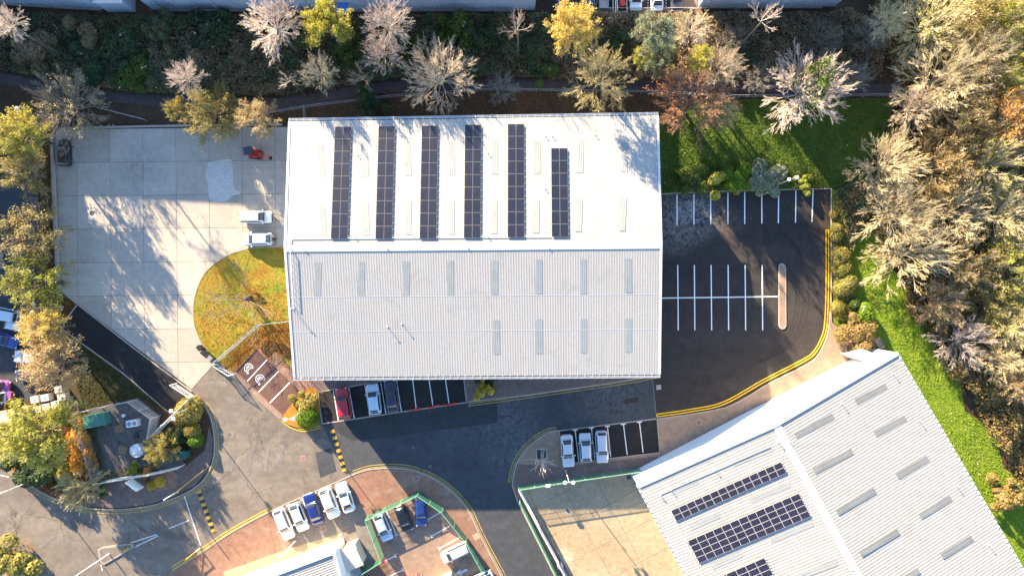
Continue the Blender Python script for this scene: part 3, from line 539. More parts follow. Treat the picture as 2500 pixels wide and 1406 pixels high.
# ------------------------------------------------------------------ warehouses
def on_plane(p0, p1, p2):
    n = (p1 - p0).cross(p2 - p0).normalized()
    if n.z < 0: n = -n
    def f(px, py, h=0.0):
        d = Vector(((px - 1250) / FPX, (703 - py) / FPX, -1.0)); o = Vector((0, 0, CAM_H))
        t = (p0 + n * h - o).dot(n) / d.dot(n); return o + d * t
    f.n = n; return f
def ribbed(mb, a, b, c, d, pitch, depth, n):
    """trapezoidal sheet; ribs run from edge a-b (ridge) to edge d-c (eave)"""
    length = (b - a).length; k = max(1, round(length / pitch)); prof = [(0, 0), (0.46, 0), (0.56, 1), (0.9, 1), (1.0, 0)]
    ts = [min(1, (i + t) / k) for i in range(k) for t, _ in prof] + [1.0]; hs = [h for _ in range(k) for _, h in prof] + [0]
    vs = [a.lerp(b, t) + n * depth * h for t, h in zip(ts, hs)] + [d.lerp(c, t) + n * depth * h for t, h in zip(ts, hs)]
    m = len(ts); mb.add(vs, [(i, i + m, i + 1 + m, i + 1) for i in range(m - 1)])
def flash(mb, a, b, w, n, h, t=0.03):
    """folded strip along a-b, w wide to the given side vector"""
    mb.add([a + n * h, b + n * h, b + w + n * h, a + w + n * h, a + n * (h - t - 0.1), b + n * (h - t - 0.1), b + w + n * (h - t), a + w + n * (h - t)], [(0, 1, 2, 3), (4, 7, 6, 5), (0, 4, 5, 1), (2, 6, 7, 3), (1, 5, 6, 2), (0, 3, 7, 4)])

EAVE, RIDGE = 8.3, 10.6
NW, NE, RW, RE, SW, SE = G(704, 297, EAVE), G(1608, 282, EAVE), G(693, 607, RIDGE), G(1617, 599, RIDGE), G(716, 921, EAVE), G(1613, 914, EAVE)
mc = Vector((-5, 5, 0))
mw = thing("warehouse", "large white pitched ribbed metal roof warehouse in the middle with six black solar arrays", "warehouse", mc)
fN, fS = on_plane(NW, NE, RW), on_plane(SW, SE, RW)
mb = MB(mc); ribbed(mb, RW, RE, NE, NW, 0.333, 0.013, fN.n); mb.build("roof_slope", "roof_white", mw)
mb = MB(mc); ribbed(mb, RE, RW, SW, SE, 0.333, 0.013, fS.n); mb.build("roof_slope", "roof_white", mw)
mb = MB(mc); ins = 0.25
cc = [NW, NE, RE, SE, SW, RW]; mid = sum(cc, Vector()) / 6
base = [Vector((p.x + (mid.x - p.x) / abs(mid.x - p.x) * ins, p.y + (0 if p in (RE, RW) else (mid.y - p.y) / abs(mid.y - p.y) * ins), 0)) for p in cc]
topz = [p.z - 0.12 for p in cc]
vs = base + [Vector((b.x, b.y, z)) for b, z in zip(base, topz)]
mb.add(vs, [(i, i + 6, (i + 1) % 6 + 6, (i + 1) % 6) for i in range(6)]); mb.build("wall", "clad_grey", mw)
mb = MB(mc); wN = (NW - RW).normalized() * 0.42; wS = (SW - RW).normalized() * 0.42
flash(mb, RW, RE, wN, fN.n, 0.075); flash(mb, RE, RW, wS, fS.n, 0.078); mb.build("ridge_cap", "seal_white", mw)
for (a, b, n, sgn) in ((RW, NW, fN.n, 1), (RW, SW, fS.n, 1), (RE, NE, fN.n, -1), (RE, SE, fS.n, -1)):
    mb = MB(mc); flash(mb, a, b, Vector((0.3 * sgn, 0, 0)), n, 0.07); mb.build("verge_flashing", "seal_white", mw)
for a, b, sy in ((NW, NE, 1), (SW, SE, -1)):
    g = MB(mc); o = Vector((0, sy * 0.16, -0.1)); d = (b - a).normalized()
    for off, wd, ht in ((0.0, 0.03, 0.16), (0.24, 0.03, 0.16), (0.12, 0.24, 0.03)):
        q = Vector((0, sy * off, 0.0 if ht > 0.1 else -0.08)); c = (a + b) / 2 + o + q
        g.box(c, ((b - a).length, wd, ht), math.atan2(d.y, d.x))
    gt = g.build("gutter", "gutter_grey", mw)
    k = int((b - a).length / 0.98); br = MB(mc)
    for i in range(k + 1):
        p = a + d * min(i * 0.98 + 0.1, (b - a).length - 0.05)
        br.box(p + Vector((0, sy * 0.1, 0.02)), (0.05, 0.55, 0.04), math.atan2(d.y, d.x))
    brk = br.build("gutter_brackets", "seal_white", gt); brk["kind"] = "stuff"
def rooflight(parent, f, quad, m="rooflight_grp", pitch=0.333, org=mc):
    a, b, c, d = (f(x, y, 0.021) for x, y in quad); mb = MB(org); ribbed(mb, a, b, c, d, pitch, 0.007, f.n); return mb.build("rooflight", m, parent)
for (x, y0, y1) in [(781, 351, 431), (888, 350, 431), (994, 349, 429), (1101, 347, 428), (1207, 345, 426), (1311.5, 344, 425), (1418, 341, 422), (1527, 338, 420)]:
    lean = (x - 1250) * -0.012
    rooflight(mw, fN, [(x + lean - 8, y1), (x + lean + 8, y1), (x + 8, y0), (x - 8, y0)])
    rooflight(mw, fN, [(x + lean * 2 - 10, y1 + 144), (x + lean * 2 + 6, y1 + 144), (x + lean - 1 + 8, y0 + 144), (x + lean - 1 - 8, y0 + 144)])
for i, (x, y0, y1) in enumerate([(777, 641, 724), (883, 640, 723), (992, 638, 722), (1100, 637, 721), (1208, 636, 719), (1316, 634, 718), (1424, 633, 717), (1534, 632, 715)]):
    lean = (x - 1250) * -0.011
    rooflight(mw, fS, [(x - 8 + 0, y0), (x + 8, y0), (x + 8 + lean * -0.4, y1), (x - 8 + lean * -0.4, y1)])
    if i >= 4: rooflight(mw, fS, [(x + 4 - 8, y0 + 146), (x + 4 + 8, y0 + 146), (x + 5 + 8, y1 + 146), (x + 5 - 8, y1 + 146)] if i == 4 else [(x + 1 - 8, y0 + 146), (x + 1 + 8, y0 + 146), (x + 1 + 8, y1 + 145), (x + 1 - 8, y1 + 145)])
for t in (0.37, 0.64):                           # sheet laps across the south slope
    a, b = RW.lerp(SW, t) + fS.n * 0.026, RE.lerp(SE, t) + fS.n * 0.026; d_ = (SW - RW).normalized() * 0.05
    mb = MB(mc); mb.add([a, b, b + d_, a + d_], [(0, 3, 2, 1)]); mb.build("sheet_lap", "gutter_grey", mw)
# cable conduit across the roof
mb = MB(mc)
pts = [fN(1345, 577, 0.12), fN(712, 583, 0.12), fN(709, 600, 0.12)]; mb.path(pts, 0.05, 5)
mb.path([fN(709, 600, 0.12), fS(709, 612, 0.35), fS(716, 744, 0.35)], 0.05, 5)
for t in np.linspace(0, 1, 9): p = fS(709, 612, 0).lerp(fS(716, 744, 0), t); mb.tube(p, p + Vector((0, 0, 0.36)), 0.03, n=4)
mb.build("conduit", "gutter_grey", mw)
def roof_post(f, px, py, h, parent=mw, org=mc):
    p = f(px, py, 0.0); m_ = MB(org); m_.tube(p, p + Vector((0, 0, h)), 0.035, n=6); m_.tube(p, p + Vector((0, 0, 0.06)), 0.13, n=8); m_.box(p + Vector((0, 0, h)), (0.16, 0.1, 0.06)); m_.build("safety_post", "seal_white", parent)
for (f, x, y, h) in ((fN, 872, 378, .35), (fN, 865, 577, .4), (fN, 1190, 576, .35), (fN, 1190, 374, .35), (fN, 1331, 333, .35), (fN, 1348, 333, .35), (fN, 1453, 330, .35), (fN, 1331, 461, .3), (fN, 738, 602, .35), (fN, 940, 600, .3), (fN, 1137, 598, .3), (fN, 1334, 597, .3), (fN, 1565, 326, .3), (fS, 717, 752, 1.0), (fS, 946, 797, .6), (fS, 981, 790, .55)):
    roof_post(f, x, y, h)
m_ = MB(mc); p = fS(717, 752, 0); m_.path([p + Vector((0, 0, .9)), p + Vector((-.25, -.05, .9)), p + Vector((-.25, -.05, 0.02))], 0.03, 5); m_.build("camera_bracket", "seal_white", mw)
m_ = MB(mc); q = Vector((SE.x + 0.12, G(0, 906, 3).y, 3.2)); m_.add([q + Vector(v) for v in ((0, -.02, .45), (.3, -.02, 0), (0, -.02, -.45), (-.3, -.02, 0), (0, .02, .45), (.3, .02, 0), (0, .02, -.45), (-.3, .02, 0))], [(0, 1, 2, 3), (7, 6, 5, 4), (0, 4, 5, 1), (1, 5, 6, 2), (2, 6, 7, 3), (3, 7, 4, 0)]); m_.box(q + Vector((-.1, 0, 0)), (.5, .03, .06)); m_.build("hazard_sign", "orange_paint", mw)

def panel_mesh(w, l, cell):
    mb = MB(); mb.box((0, 0, 0), (w, l, 0.035)); mb.m = 1
    mb.add([(-w / 2 + .025, -l / 2 + .025, .0195), (w / 2 - .025, -l / 2 + .025, .0195), (w / 2 - .025, l / 2 - .025, .0195), (-w / 2 + .025, l / 2 - .025, .0195)], [(0, 1, 2, 3)])
    me = mb.mesh("solar_panel"); me.materials.append(MATS["alu" if cell == "solar_black" else "galv_light"]); me.materials.append(MATS[cell]); return me
def solar_array(f, quad, cols, rows, cell, label, gap=0.025):
    """quad: the array's corners in survey pixels, panels laid parallel to the roof on two rails each"""
    A, B, C, D = (f(x, y, 0.17) for x, y in quad)
    ux, uy = ((B - A) + (C - D)) / 2, ((A - D) + (B - C)) / 2; lx, ly = ux.length / cols, uy.length / rows
    X = ux.normalized(); Z = f.n; Y = Z.cross(X); ctr = (A + B + C + D) / 4
    root = thing("solar_array", label, "solar array", ctr - Z * 0.15, 0, "solar arrays on the white roofs")
    me = panel_mesh(lx - gap, ly - gap, cell); q = Matrix((X, Y, Z)).transposed().to_euler()
    for i in range(cols):
        for j in range(rows):
            o = bpy.data.objects.new("solar_panel", me); link(o, root)
            o.location = X * lx * (i + .5 - cols / 2) + Y * ly * (j + .5 - rows / 2) + Z * 0.15; o.rotation_euler = q
    r_ = MB()
    for j in range(rows):
        for t in (-.25, .25):
            a = Y * ly * (j + .5 - rows / 2 + t) + Z * 0.1; hw = X * (cols * lx / 2 + 0.12)
            r_.tube(a - hw, a + hw, 0.03, n=4)
    r_.build("mounting_rails", "alu_bright", root)["kind"] = "stuff"
    return root
for (xt, yt, xb, yb, rows, lab) in [(836, 309.5, 830, 584, 9, "leftmost of the six black solar arrays on the central white roof"), (942, 308.5, 939, 583.5, 9, "second black solar array from the left on the central white roof"), (1048, 307, 1046.5, 583, 9, "third black solar array from the left on the central white roof"),
                                     (1154, 305, 1154, 581.5, 9, "fourth black solar array from the left, its top end under tree shadow"), (1259, 303, 1260.5, 580, 9, "fifth black solar array from the left, beside the shortest one"), (1365, 362, 1368, 578.5, 7, "shortest black solar array, at the right end of the row")]:
    solar_array(fN, [(xt - 20, yt), (xt + 20, yt), (xb + 20.7, yb), (xb - 20.7, yb)], 2, rows, "solar_black", lab)

# second warehouse, lower right, turned about 28 degrees
E2, R2 = 6.0, 9.4
def ext(a, b, k): return a + (b - a) * k
A2, M2, B2 = G(1557, 1182, E2), G(1893, 1032, R2), G(2187, 860, E2)
Af, Mf, Bf = ext(A2, G(1677, 1406, E2), 1.8), ext(M2, G(2095, 1404, R2), 1.35), ext(B2, G(2500, 1396, E2), 1.0)
dv = (Mf - M2).normalized(); Lb = 36.0
Af, Mf, Bf = A2 + (G(1677, 1406, E2) - A2).normalized() * Lb, M2 + dv * Lb, B2 + (G(2500, 1396, E2) - B2).normalized() * Lb
c2 = Vector((A2.x, A2.y, 0)).lerp(Vector((Bf.x, Bf.y, 0)), 0.5)
w2 = thing("warehouse", "white ribbed roof warehouse set at an angle at the lower right beside the tan yard", "warehouse", c2)
fW2, fE2 = on_plane(A2, M2, Af), on_plane(B2, M2, Bf)
mb = MB(c2); ribbed(mb, Mf, M2, A2, Af, 0.42, 0.017, fW2.n); mb.build("roof_slope", "roof_offwhite", w2)
mb = MB(c2); ribbed(mb, M2, Mf, Bf, B2, 0.42, 0.017, fE2.n); mb.build("roof_slope", "roof_offwhite", w2)
mb = MB(c2); flash(mb, M2, Mf, (A2 - M2).normalized() * 0.5, fW2.n, 0.08); flash(mb, Mf, M2, (B2 - M2).normalized() * 0.5, fE2.n, 0.083); mb.build("ridge_cap", "seal_white", w2)
mb = MB(c2)
for a, b, n in ((M2, A2, fW2.n), (M2, B2, fE2.n)):
    flash(mb, a - dv * 0.12, b - dv * 0.12, dv * 0.6, n, 0.16)
mb.build("parapet_cap", "gutter_grey", w2)
poly2 = [A2, M2, B2, Bf, Mf, Af]; mb = MB(c2); z0 = [Vector((p.x, p.y, 0)) for p in poly2]; z1 = [p - Vector((0, 0, 0.06)) for p in poly2]
mb.add(z0 + z1, [(i, i + 6, (i + 1) % 6 + 6, (i + 1) % 6) for i in range(6)]); mb.build("wall", "clad_white", w2)
for a, b, sgn in ((A2, Af, -1), (B2, Bf, 1)):
    d = (b - a).normalized(); nn = Vector((d.y, -d.x, 0)) * (1 if sgn < 0 else -1); g = MB(c2); nn = Vector((-abs(d.y), -abs(d.x), 0)) if sgn < 0 else Vector((abs(d.y), abs(d.x), 0))
    g.box((a + b) / 2 + nn * 0.14 - Vector((0, 0, 0.16)), ((b - a).length, 0.22, 0.04), math.atan2(d.y, d.x)); g.box((a + b) / 2 + nn * 0.24 - Vector((0, 0, 0.1)), ((b - a).length, 0.03, 0.14), math.atan2(d.y, d.x))
    gt = g.build("gutter", "gutter_grey", w2); br = MB(c2)
    for i in range(int((b - a).length / 0.75)):
        br.box(a + d * (i * .75 + .3) + nn * 0.12 - Vector((0, 0, .02)), (0.16, 0.3, 0.03), math.atan2(d.y, d.x))
    br.build("gutter_brackets", "seal_white", gt)["kind"] = "stuff"
def rl2(f, p, q, w):
    a, b = Vector(p), Vector(q); n = Vector((-(b - a).y, (b - a).x)).normalized() * w / 2
    if n.y < 0: n = -n
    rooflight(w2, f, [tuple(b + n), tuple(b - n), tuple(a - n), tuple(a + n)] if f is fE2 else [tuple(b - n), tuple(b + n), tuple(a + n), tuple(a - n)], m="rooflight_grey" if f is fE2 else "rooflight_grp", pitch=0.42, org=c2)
for p, q in (((1942, 1064), (2035, 1016)), ((1988, 1150), (2081, 1101)), ((2044, 1251), (2137, 1197)), ((2101, 1352), (2194, 1297)), ((2152, 1444), (2244, 1392)), ((2090, 982), (2164, 942)), ((2137, 1060), (2211, 1020)), ((2191, 1163), (2266, 1119)), ((2247, 1260), (2322, 1216)), ((2300, 1358), (2374, 1313))):
    rl2(fE2, q, p, 16)
for p, q in (((1790, 1132), (1887, 1094)), ((1830, 1221), (1930, 1180)), ((1882, 1318), (1985, 1276)), ((1950, 1408), (2045, 1372)), ((1640, 1202), (1705, 1174)), ((1685, 1288), (1757, 1256)), ((1738, 1384), (1811, 1352))):
    rl2(fW2, p, q, 15)
for x, y in ((1745, 1145), (1637, 1193), (1900, 1078), (1918, 1066), (1672, 1315), (1611, 1205), (2055, 985), (2180, 912), (2244, 1027), (2335, 1186), (2414, 1330), (2078, 1386), (1610, 1209)):
    roof_post(fE2 if x > 1905 else fW2, x, y, 0.5, w2, c2)
m_ = MB(c2); m_.path([fW2(1611, 1206, .1), fW2(1645, 1265, .1), fW2(1715, 1404, .1)], 0.04, 5); m_.path([fW2(1611, 1206, .1), fW2(1880, 1090, .1)], 0.04, 5); m_.build("conduit", "gutter_grey", w2)
solar_array(fW2, [(1637, 1246), (1907, 1126), (1921, 1154), (1652, 1272)], 14, 2, "solar_navy", "narrow two-row navy solar array nearest the gable of the angled warehouse")
solar_array(fW2, [(1678, 1320), (1949, 1203), (1981, 1260), (1708, 1374)], 13, 4, "solar_navy", "wide four-row navy solar array in the middle of the angled roof")
solar_array(fW2, [(1749, 1410), (1866, 1360), (1903, 1430), (1786, 1480)], 5, 5, "solar_navy", "navy solar array on the angled roof cut off by the bottom edge")
# projecting canopy box on its gable
ann = thing("annex", "low white flat annex at the top corner of the angled warehouse under a shrub", "annex", G(2125, 882))
p_ = [G(2078, 868, 3.2), G(2112, 854, 3.2), G(2158, 874, 3.2), G(2128, 892, 3.2)]
MB(G(2125, 882)).prism([(p.x, p.y) for p in p_], 0, 3.1).build("wall", "clad_white", ann)
MB(G(2125, 882)).prism([(p.x * 1.0 + (p.x - p_[0].lerp(p_[2], .5).x) * .03, p.y + (p.y - p_[0].lerp(p_[2], .5).y) * .03) for p in p_], 3.1, 3.25).build("roof", "roof_white", ann)

# third building at the bottom edge with its stair hut
c3 = G(760, 1400)
b3 = thing("office_building", "white low building with ribbed roof cut off by the bottom edge behind parked cars", "building", c3)
h3 = 5.3; u3 = Vector((-235, 88)).normalized(); v3 = Vector((24, 86)).normalized(); o3 = Vector((816, 1347))
q3 = [o3, o3 + u3 * 330, o3 + u3 * 330 + v3 * 260, o3 + v3 * 260]; P3 = [G(a.x, a.y, h3) for a in q3]
MB(c3).prism([(p.x, p.y) for p in P3], 0, h3).build("wall", "clad_white", b3)
mb = MB(c3); I3 = [p + (sum(P3, Vector()) / 4 - p).normalized() * 0.5 for p in P3]; up = Vector((0, 0, 0.05))
ribbed(mb, I3[0] + up, I3[3] + up, I3[2] + up, I3[1] + up, 0.33, 0.04, Vector((0, 0, 1))); mb.build("roof", "roof_offwhite", b3)
mb = MB(c3); ring = P3 + P3[:1]; mb.ribbon([(p.x, p.y) for p in ring], 0.35, h3, h3 + 0.3); mb.build("parapet", "clad_white", b3)
hc = G(862, 1345); hr = heading(60, -26)
hut = thing("stair_hut", "small cream hut with a ribbed roof beside the bottom white building", "hut", hc, hr)
MB().box((0, 0, 1.35), (3.0, 2.9, 2.7)).build("wall", "cream_paint", hut)
mb = MB(); zz = Vector((0, 0, 1)); ribbed(mb, Vector((-1.65, 1.6, 3.0)), Vector((1.65, 1.6, 3.0)), Vector((1.65, -1.6, 2.75)), Vector((-1.65, -1.6, 2.75)), 0.3, 0.04, zz); mb.prism([(-1.65, -1.6), (1.65, -1.6), (1.65, 1.6), (-1.65, 1.6)], 2.68, 2.74); mb.build("roof", "cream_roofing", hut)
ms = thing("metal_steps", "dark metal walkway grid beside the cream hut at the bottom", "steps", G(878, 1392), heading(60, -26))
MB().box((0, 0, 1.2), (1.2, 2.6, 0.06)).build("deck", "galv", ms); mb = MB()
for i in range(6): mb.box((0, -1.2 + i * .45, 1.24), (1.2, .05, .03))
for x in (-.55, .55): mb.tube((x, -1.2, 0), (x, -1.2, 1.2), .04); mb.tube((x, 1.2, 0), (x, 1.2, 1.2), .04)
mb.build("frame", "galv_light", ms)
h2c = G(1088, 1425)
hut2 = thing("flat_shed", "cream flat shed roof at the bottom edge beside the white van", "shed", h2c, heading(60, -26))
MB().box((0, 0, 1.2), (3.1, 2.8, 2.4)).build("wall", "cream_paint", hut2); MB().box((0, 0, 2.46), (3.3, 3.0, 0.12)).build("roof", "tan_concrete", hut2)

# tall sheds beyond the top edge and beyond the left edge
def shed(label, poly_px, h, name="industrial_shed", roof="clad_grey"):
    P = PL(poly_px); c = Vector((sum(p[0] for p in P) / len(P), sum(p[1] for p in P) / len(P), 0))
    t = thing(name, label, "building", c)
    mb = MB(c); mb.prism(P, 0, h); mb.build("wall", "clad_grey", t)
    mb = MB(c); mb.prism(P, h + 0.003, h + 0.35); mb.build("roof", roof, t)
    return t, c
sh1, k1 = shed("blue grey shed wall along the top left edge behind ivy", [(-700, -330), (262, -330), (268, 24), (-60, 6), (-700, -20)], 11.4)
sh2, k2 = shed("long blue grey shed wall along the top edge behind the bare trees", [(372, -330), (1306, -330), (1306, 26), (372, 24)], 11.4)
sh3, k3 = shed("grey shed with pale panels at the top edge right of the parked cars", [(1702, -330), (2040, -330), (2038, 17), (1704, 19)], 11.4)
shw, k4 = shed("tall shed beyond the left edge shading the concrete yard", [(-900, -20), (-150, -20), (-62, 434), (-900, 434)], 11.4)
for t, c, xs, y in ((sh1, k1, range(-40, 260, 36), None), (sh2, k2, range(400, 1300, 45), 26), (sh3, k3, range(1725, 2035, 40), 18)):
    mb = MB(c)
    for x in xs:
        yy = y if y else 6 + (x + 60) * 18 / 328 + 1
        p = G(x, yy); mb.box((p.x, p.y - 0.02, 5.6), (0.12, 0.1, 11.2))
    mb.build("cladding_seams", "gutter_grey", t)["kind"] = "stuff"
    mb = MB(c); a, b = (G(xs[0], (6 + (xs[0] + 60) * 18 / 328) if y is None else y), G(xs[-1], 24 if y is None else y)); mb.ribbon([(a.x, a.y - .12), (b.x, b.y - .12)], 0.2, 0, 0.35); mb.build("plinth", "brick_wall_grey", t)
mb = MB(k2); p = G(838, 26); mb.box((p.x, p.y - .75, 2.6), (2.6, 1.5, .12)); mb.build("canopy", "blue_tarp", sh2)
p = G(738 + 60, 26); MB(k2).box((p.x, p.y - .04, 1.2), (1.2, .06, 2.3)).build("door", "grey_plastic", sh2)
px_ = G(298, 22); t = thing("lean_to", "small grey lean-to between the two top left sheds", "shed", px_)
MB().box((0, 1.5, 1.7), (3.9, 4.0, 3.4)).build("wall", "clad_grey", t); MB().box((0, 1.45, 3.45), (4.1, 4.2, .12)).build("roof", "gutter_grey", t)

# ------------------------------------------------------------------ vehicles
def car_parts(st):
    """local x forward, y left, z up"""
    L, Wd, Hh, hood, boot, belt, xa, xb, xc, xd = st
    hw = Wd / 2; out = {}
    N = 18; xs = [-L / 2 + L * (0.5 - 0.5 * math.cos(math.pi * i / N)) for i in range(N + 1)]
    def hwx(x):
        t = abs(x) / (L / 2); return hw * (1 - 0.06 * t ** 2 - 0.30 * max(0, t - 0.82) ** 2 / 0.0324 * 0.55)
    def top(x):
        if x > xa: z = hood + (belt - hood) * max(0, 1 - (x - xa) / max(.2, L / 2 - xa)) - 0.20 * max(0, (x - L / 2 + .35) / .35) ** 2
        elif x < xd: z = boot - 0.14 * max(0, (-L / 2 + .22 - x) / .22) ** 2
        else: z = belt
        return z
    mb = MB(); vs, fs = [], []
    for x in xs:
        w, z = hwx(x), top(x); zb = 0.24 + 0.1 * max(0, abs(x) / (L / 2) - .9) / .1
        half = [(w * .9, zb), (w, zb + .16), (w * 1.0, zb + .36), (w * .97, z - .1), (w * .9, z - .02), (w * .6, z + .02), (0, z + .035)]
        row = half + [(-a, b) for a, b in half[-2::-1]]
        vs += [(x, a, b) for a, b in row]
    m = 13
    for i in range(N): fs += [(i * m + j, i * m + j + 1, (i + 1) * m + j + 1, (i + 1) * m + j) for j in range(m - 1)] + [(i * m + m - 1, i * m, (i + 1) * m, (i + 1) * m + m - 1)]
    fs += [tuple(range(m)), tuple(N * m + j for j in range(m - 1, -1, -1))]
    mb.add(vs, [f[::-1] for f in fs])
    # cabin
    K = 14; gx = [xd + (xa - xd) * i / K for i in range(K + 1)]
    def roofz(x):
        if x >= xb: t = (xa - x) / (xa - xb)
        elif x <= xc: t = (x - xd) / (xc - xd)
        else: return Hh - 0.03 * abs((x - (xb + xc) / 2) / ((xb - xc) / 2)) ** 2
        return belt + (Hh - 0.03 - belt) * math.sin(t * math.pi / 2) ** 0.85 * 1.0 if t > 0 else belt
    w0, w1 = hw * .88, hw * .69
    def cab(x):
        z = max(roofz(x), belt + .02); f = (z - belt) / (Hh - belt); wt = w0 + (w1 - w0) * f; return z, wt
    vs, fs = [], []
    for x in gx:
        z, wt = cab(x); half = [(w0, belt - .06), (wt + .03, z - .1 * min(1, (z - belt) / .3)), (wt * .92, z - .015), (wt * .55, z + .012), (0, z + .022)]
        row = half + [(-a, b) for a, b in half[-2::-1]]; vs += [(x, a, b) for a, b in row]
    m = 9
    for i in range(K): fs += [(i * m + j, i * m + j + 1, (i + 1) * m + j + 1, (i + 1) * m + j) for j in range(m - 1)]
    fs += [tuple(range(m)), tuple(K * m + j for j in range(m - 1, -1, -1))]
    mb.add(vs, [f[::-1] for f in fs])
    out["body"] = mb.mesh("body", True)
    def glass(x0, x1, wf):
        g = MB(); vs = []
        for i in range(6):
            x = x0 + (x1 - x0) * i / 5; z, wt = cab(x); vs += [(x, y * wt * wf, z + .022 - .012 * abs(y) ** 2 * 1.6 + .012) for y in (-1, -.6, 0, .6, 1)]
        g.add(vs, [(i * 5 + j, (i + 1) * 5 + j, (i + 1) * 5 + j + 1, i * 5 + j + 1) if x1 > x0 else (i * 5 + j, i * 5 + j + 1, (i + 1) * 5 + j + 1, (i + 1) * 5 + j) for i in range(5) for j in range(4)])
        return g.mesh("glass", True)
    out["windscreen"] = glass(xb + .02, xa - .10, .88); out["rear_window"] = glass(xc - .02, xd + .10 if xc - xd > .3 else xd + .03, .84)
    for s in (1, -1):
        g = MB(); vs = []
        x0, x1 = xc - .25 * (xc - xd), xb + .35 * (xa - xb)
        for i in range(7):
            x = x0 + (x1 - x0) * i / 6; z, wt = cab(x); zt = max(z - .12, belt + .04); f = (zt - belt) / max(.05, z - .1 - belt + .06)
            vs += [(x, s * (w0 + .012), belt + .02), (x, s * (w0 + (wt + .03 - w0) * min(1, f) + .014), zt)]
        g.add(vs, [(2 * i, 2 * i + 2, 2 * i + 3, 2 * i + 1) if s < 0 else (2 * i, 2 * i + 1, 2 * i + 3, 2 * i + 2) for i in range(6)])
        out["side_window" + ("" if s > 0 else "!")] = g.mesh("side_window", True)
        g = MB(); g.box((L / 2 - .17, s * hw * .66, hood - .13), (.22, .3, .12), -s * .35); out["headlight" + ("" if s > 0 else "!")] = g.mesh("headlight")
        g = MB(); g.box((-L / 2 + .07, s * hw * .72, boot - .16), (.12, .24, .14), s * .3); out["tail_light" + ("" if s > 0 else "!")] = g.mesh("tail_light")
        g = MB(); g.box((xa - .42, s * (hw + .07), belt + .04), (.14, .22, .14)); g.tube((xa - .40, s * (hw - .1), belt), (xa - .42, s * (hw + .05), belt + .02), .03, n=5); out["mirror" + ("" if s > 0 else "!")] = g.mesh("mirror")
    g = MB(); g.box((L / 2 - .03, 0, .42), (.1, hw * 1.3, .2)); g.box((L / 2 - .2, 0, hood - .06), (.03, hw * .9, .1)); out["grille"] = g.mesh("grille")
    w = MB(); w.tube((0, -.1, 0), (0, .1, 0), .32, n=16); out["wheel"] = w.mesh("wheel")
    w = MB(); w.tube((0, -.106, 0), (0, .106, 0), .2, n=10); out["rim"] = w.mesh("rim")
    out["_"] = (L, Wd)
    return out
#            L     W     H     hood  boot  belt   xa     xb     xc     xd
STYLES = {"hatch": car_parts((4.15, 1.78, 1.48, .86, .92, .95, 1.15, .42, -1.35, -1.98)), "saloon": car_parts((4.6, 1.82, 1.44, .84, .93, .93, 1.05, .3, -1.05, -1.72)), "estate": car_parts((4.6, 1.82, 1.5, .86, .95, .95, 1.15, .45, -1.75, -2.18)),
          "suv": car_parts((4.5, 1.88, 1.66, 1.0, 1.06, 1.07, 1.2, .55, -1.6, -2.1)), "van": car_parts((4.6, 1.86, 1.85, 1.0, 1.1, 1.1, 1.5, .65, -2.05, -2.26)), "coupe": car_parts((4.4, 1.82, 1.36, .82, .9, .9, .95, .2, -.95, -1.75))}
def car(px, py, front, style, colour, label, z=0.03, cat="car", k=1.0, group=None, name="car"):
    p = G(px, py, 0.9); t = thing(name, label, cat, (p.x, p.y, z), heading(*front), group); m = STYLES[style]; t.scale = (k,) * 3
    for key, me in m.items():
        if key == "_" or key in ("wheel", "rim"): continue
        nm = key.rstrip("!"); mt = {"body": colour, "windscreen": "car_glass", "rear_window": "car_glass", "side_window": "car_glass", "headlight": "headlight", "tail_light": "tail_light", "mirror": colour, "grille": "black_plastic"}[nm]
        mobj(nm, me, t, mt)
    L, Wd = m["_"]
    for sx in (.3, -.3):
        for sy in (1, -1):
            w = mobj("wheel", m["wheel"], t, "tyre", (L * sx, sy * (Wd / 2 - .1), .32)); mobj("rim", m["rim"], w, "rim")
    return t
car(1386, 1101, (6, 79), "saloon", "paint_silver", "pale silver saloon, leftmost of three cars in the small bays facing the fence")
car(1430, 1093, (-4, -79), "hatch", "paint_silver", "silver hatchback parked nose to the road between two pale cars")
car(1470, 1091, (4, 79), "estate", "paint_silver", "pale silver estate beside the empty small bays")
car(838, 985, (-12, -80), "suv", "paint_red", "red car half in sunlight in the bays under the main warehouse eave")
car(912, 975, (-10, -80), "hatch", "paint_paleblue_shadewhite", "white hatchback between an empty bay and a dark car under the eave", k=1.05)  # white body, blue tint of the eave's shade put into its paint
car(955, 967, (-10, -80), "saloon", "paint_navy", "dark navy car in deep shade next to the white hatchback")
grp = "cars parked in the row facing the pink forecourt"
car(692, 1279, (28, 68), "estate", "paint_white", "white estate at the left end of the sunlit row", .05, group=grp)
car(729, 1262, (27, 68), "hatch", "paint_white", "white hatchback second in the sunlit row, left of the blue car", .05, group=grp)
car(764, 1241, (-25, -70), "saloon", "paint_blue", "bright blue saloon in the middle of the sunlit row", .05, group=grp)
car(804, 1227, (26, 68), "suv", "paint_white", "white people carrier right of the blue saloon in the row", .05, group=grp)
car(842, 1214, (-24, -68), "coupe", "paint_white", "white coupe at the right end of the sunlit row", .05, group=grp)
car(934, 1286, (24, 60), "hatch", "paint_paleblue_shadewhite", "white hatchback inside the green fence nearest its left corner", .05)
car(985, 1266, (22, 58), "hatch", "paint_black", "black hatchback in the middle of the green fenced compound", .05, k=.95)
car(1027, 1247, (2, 70), "estate", "paint_midblue", "blue estate car at the tip of the green fenced compound", .05, k=.95)
vn = car(1112, 1348, (-62, 30), "van", "paint_white", "white people van parked along the green fence at the bottom", .05, "van", k=.92, name="van")
for x in (-.2, -.9): MB().box((x, 0, 1.86), (.04, 1.2, .02)).build("roof_seam", "gutter_grey", vn)
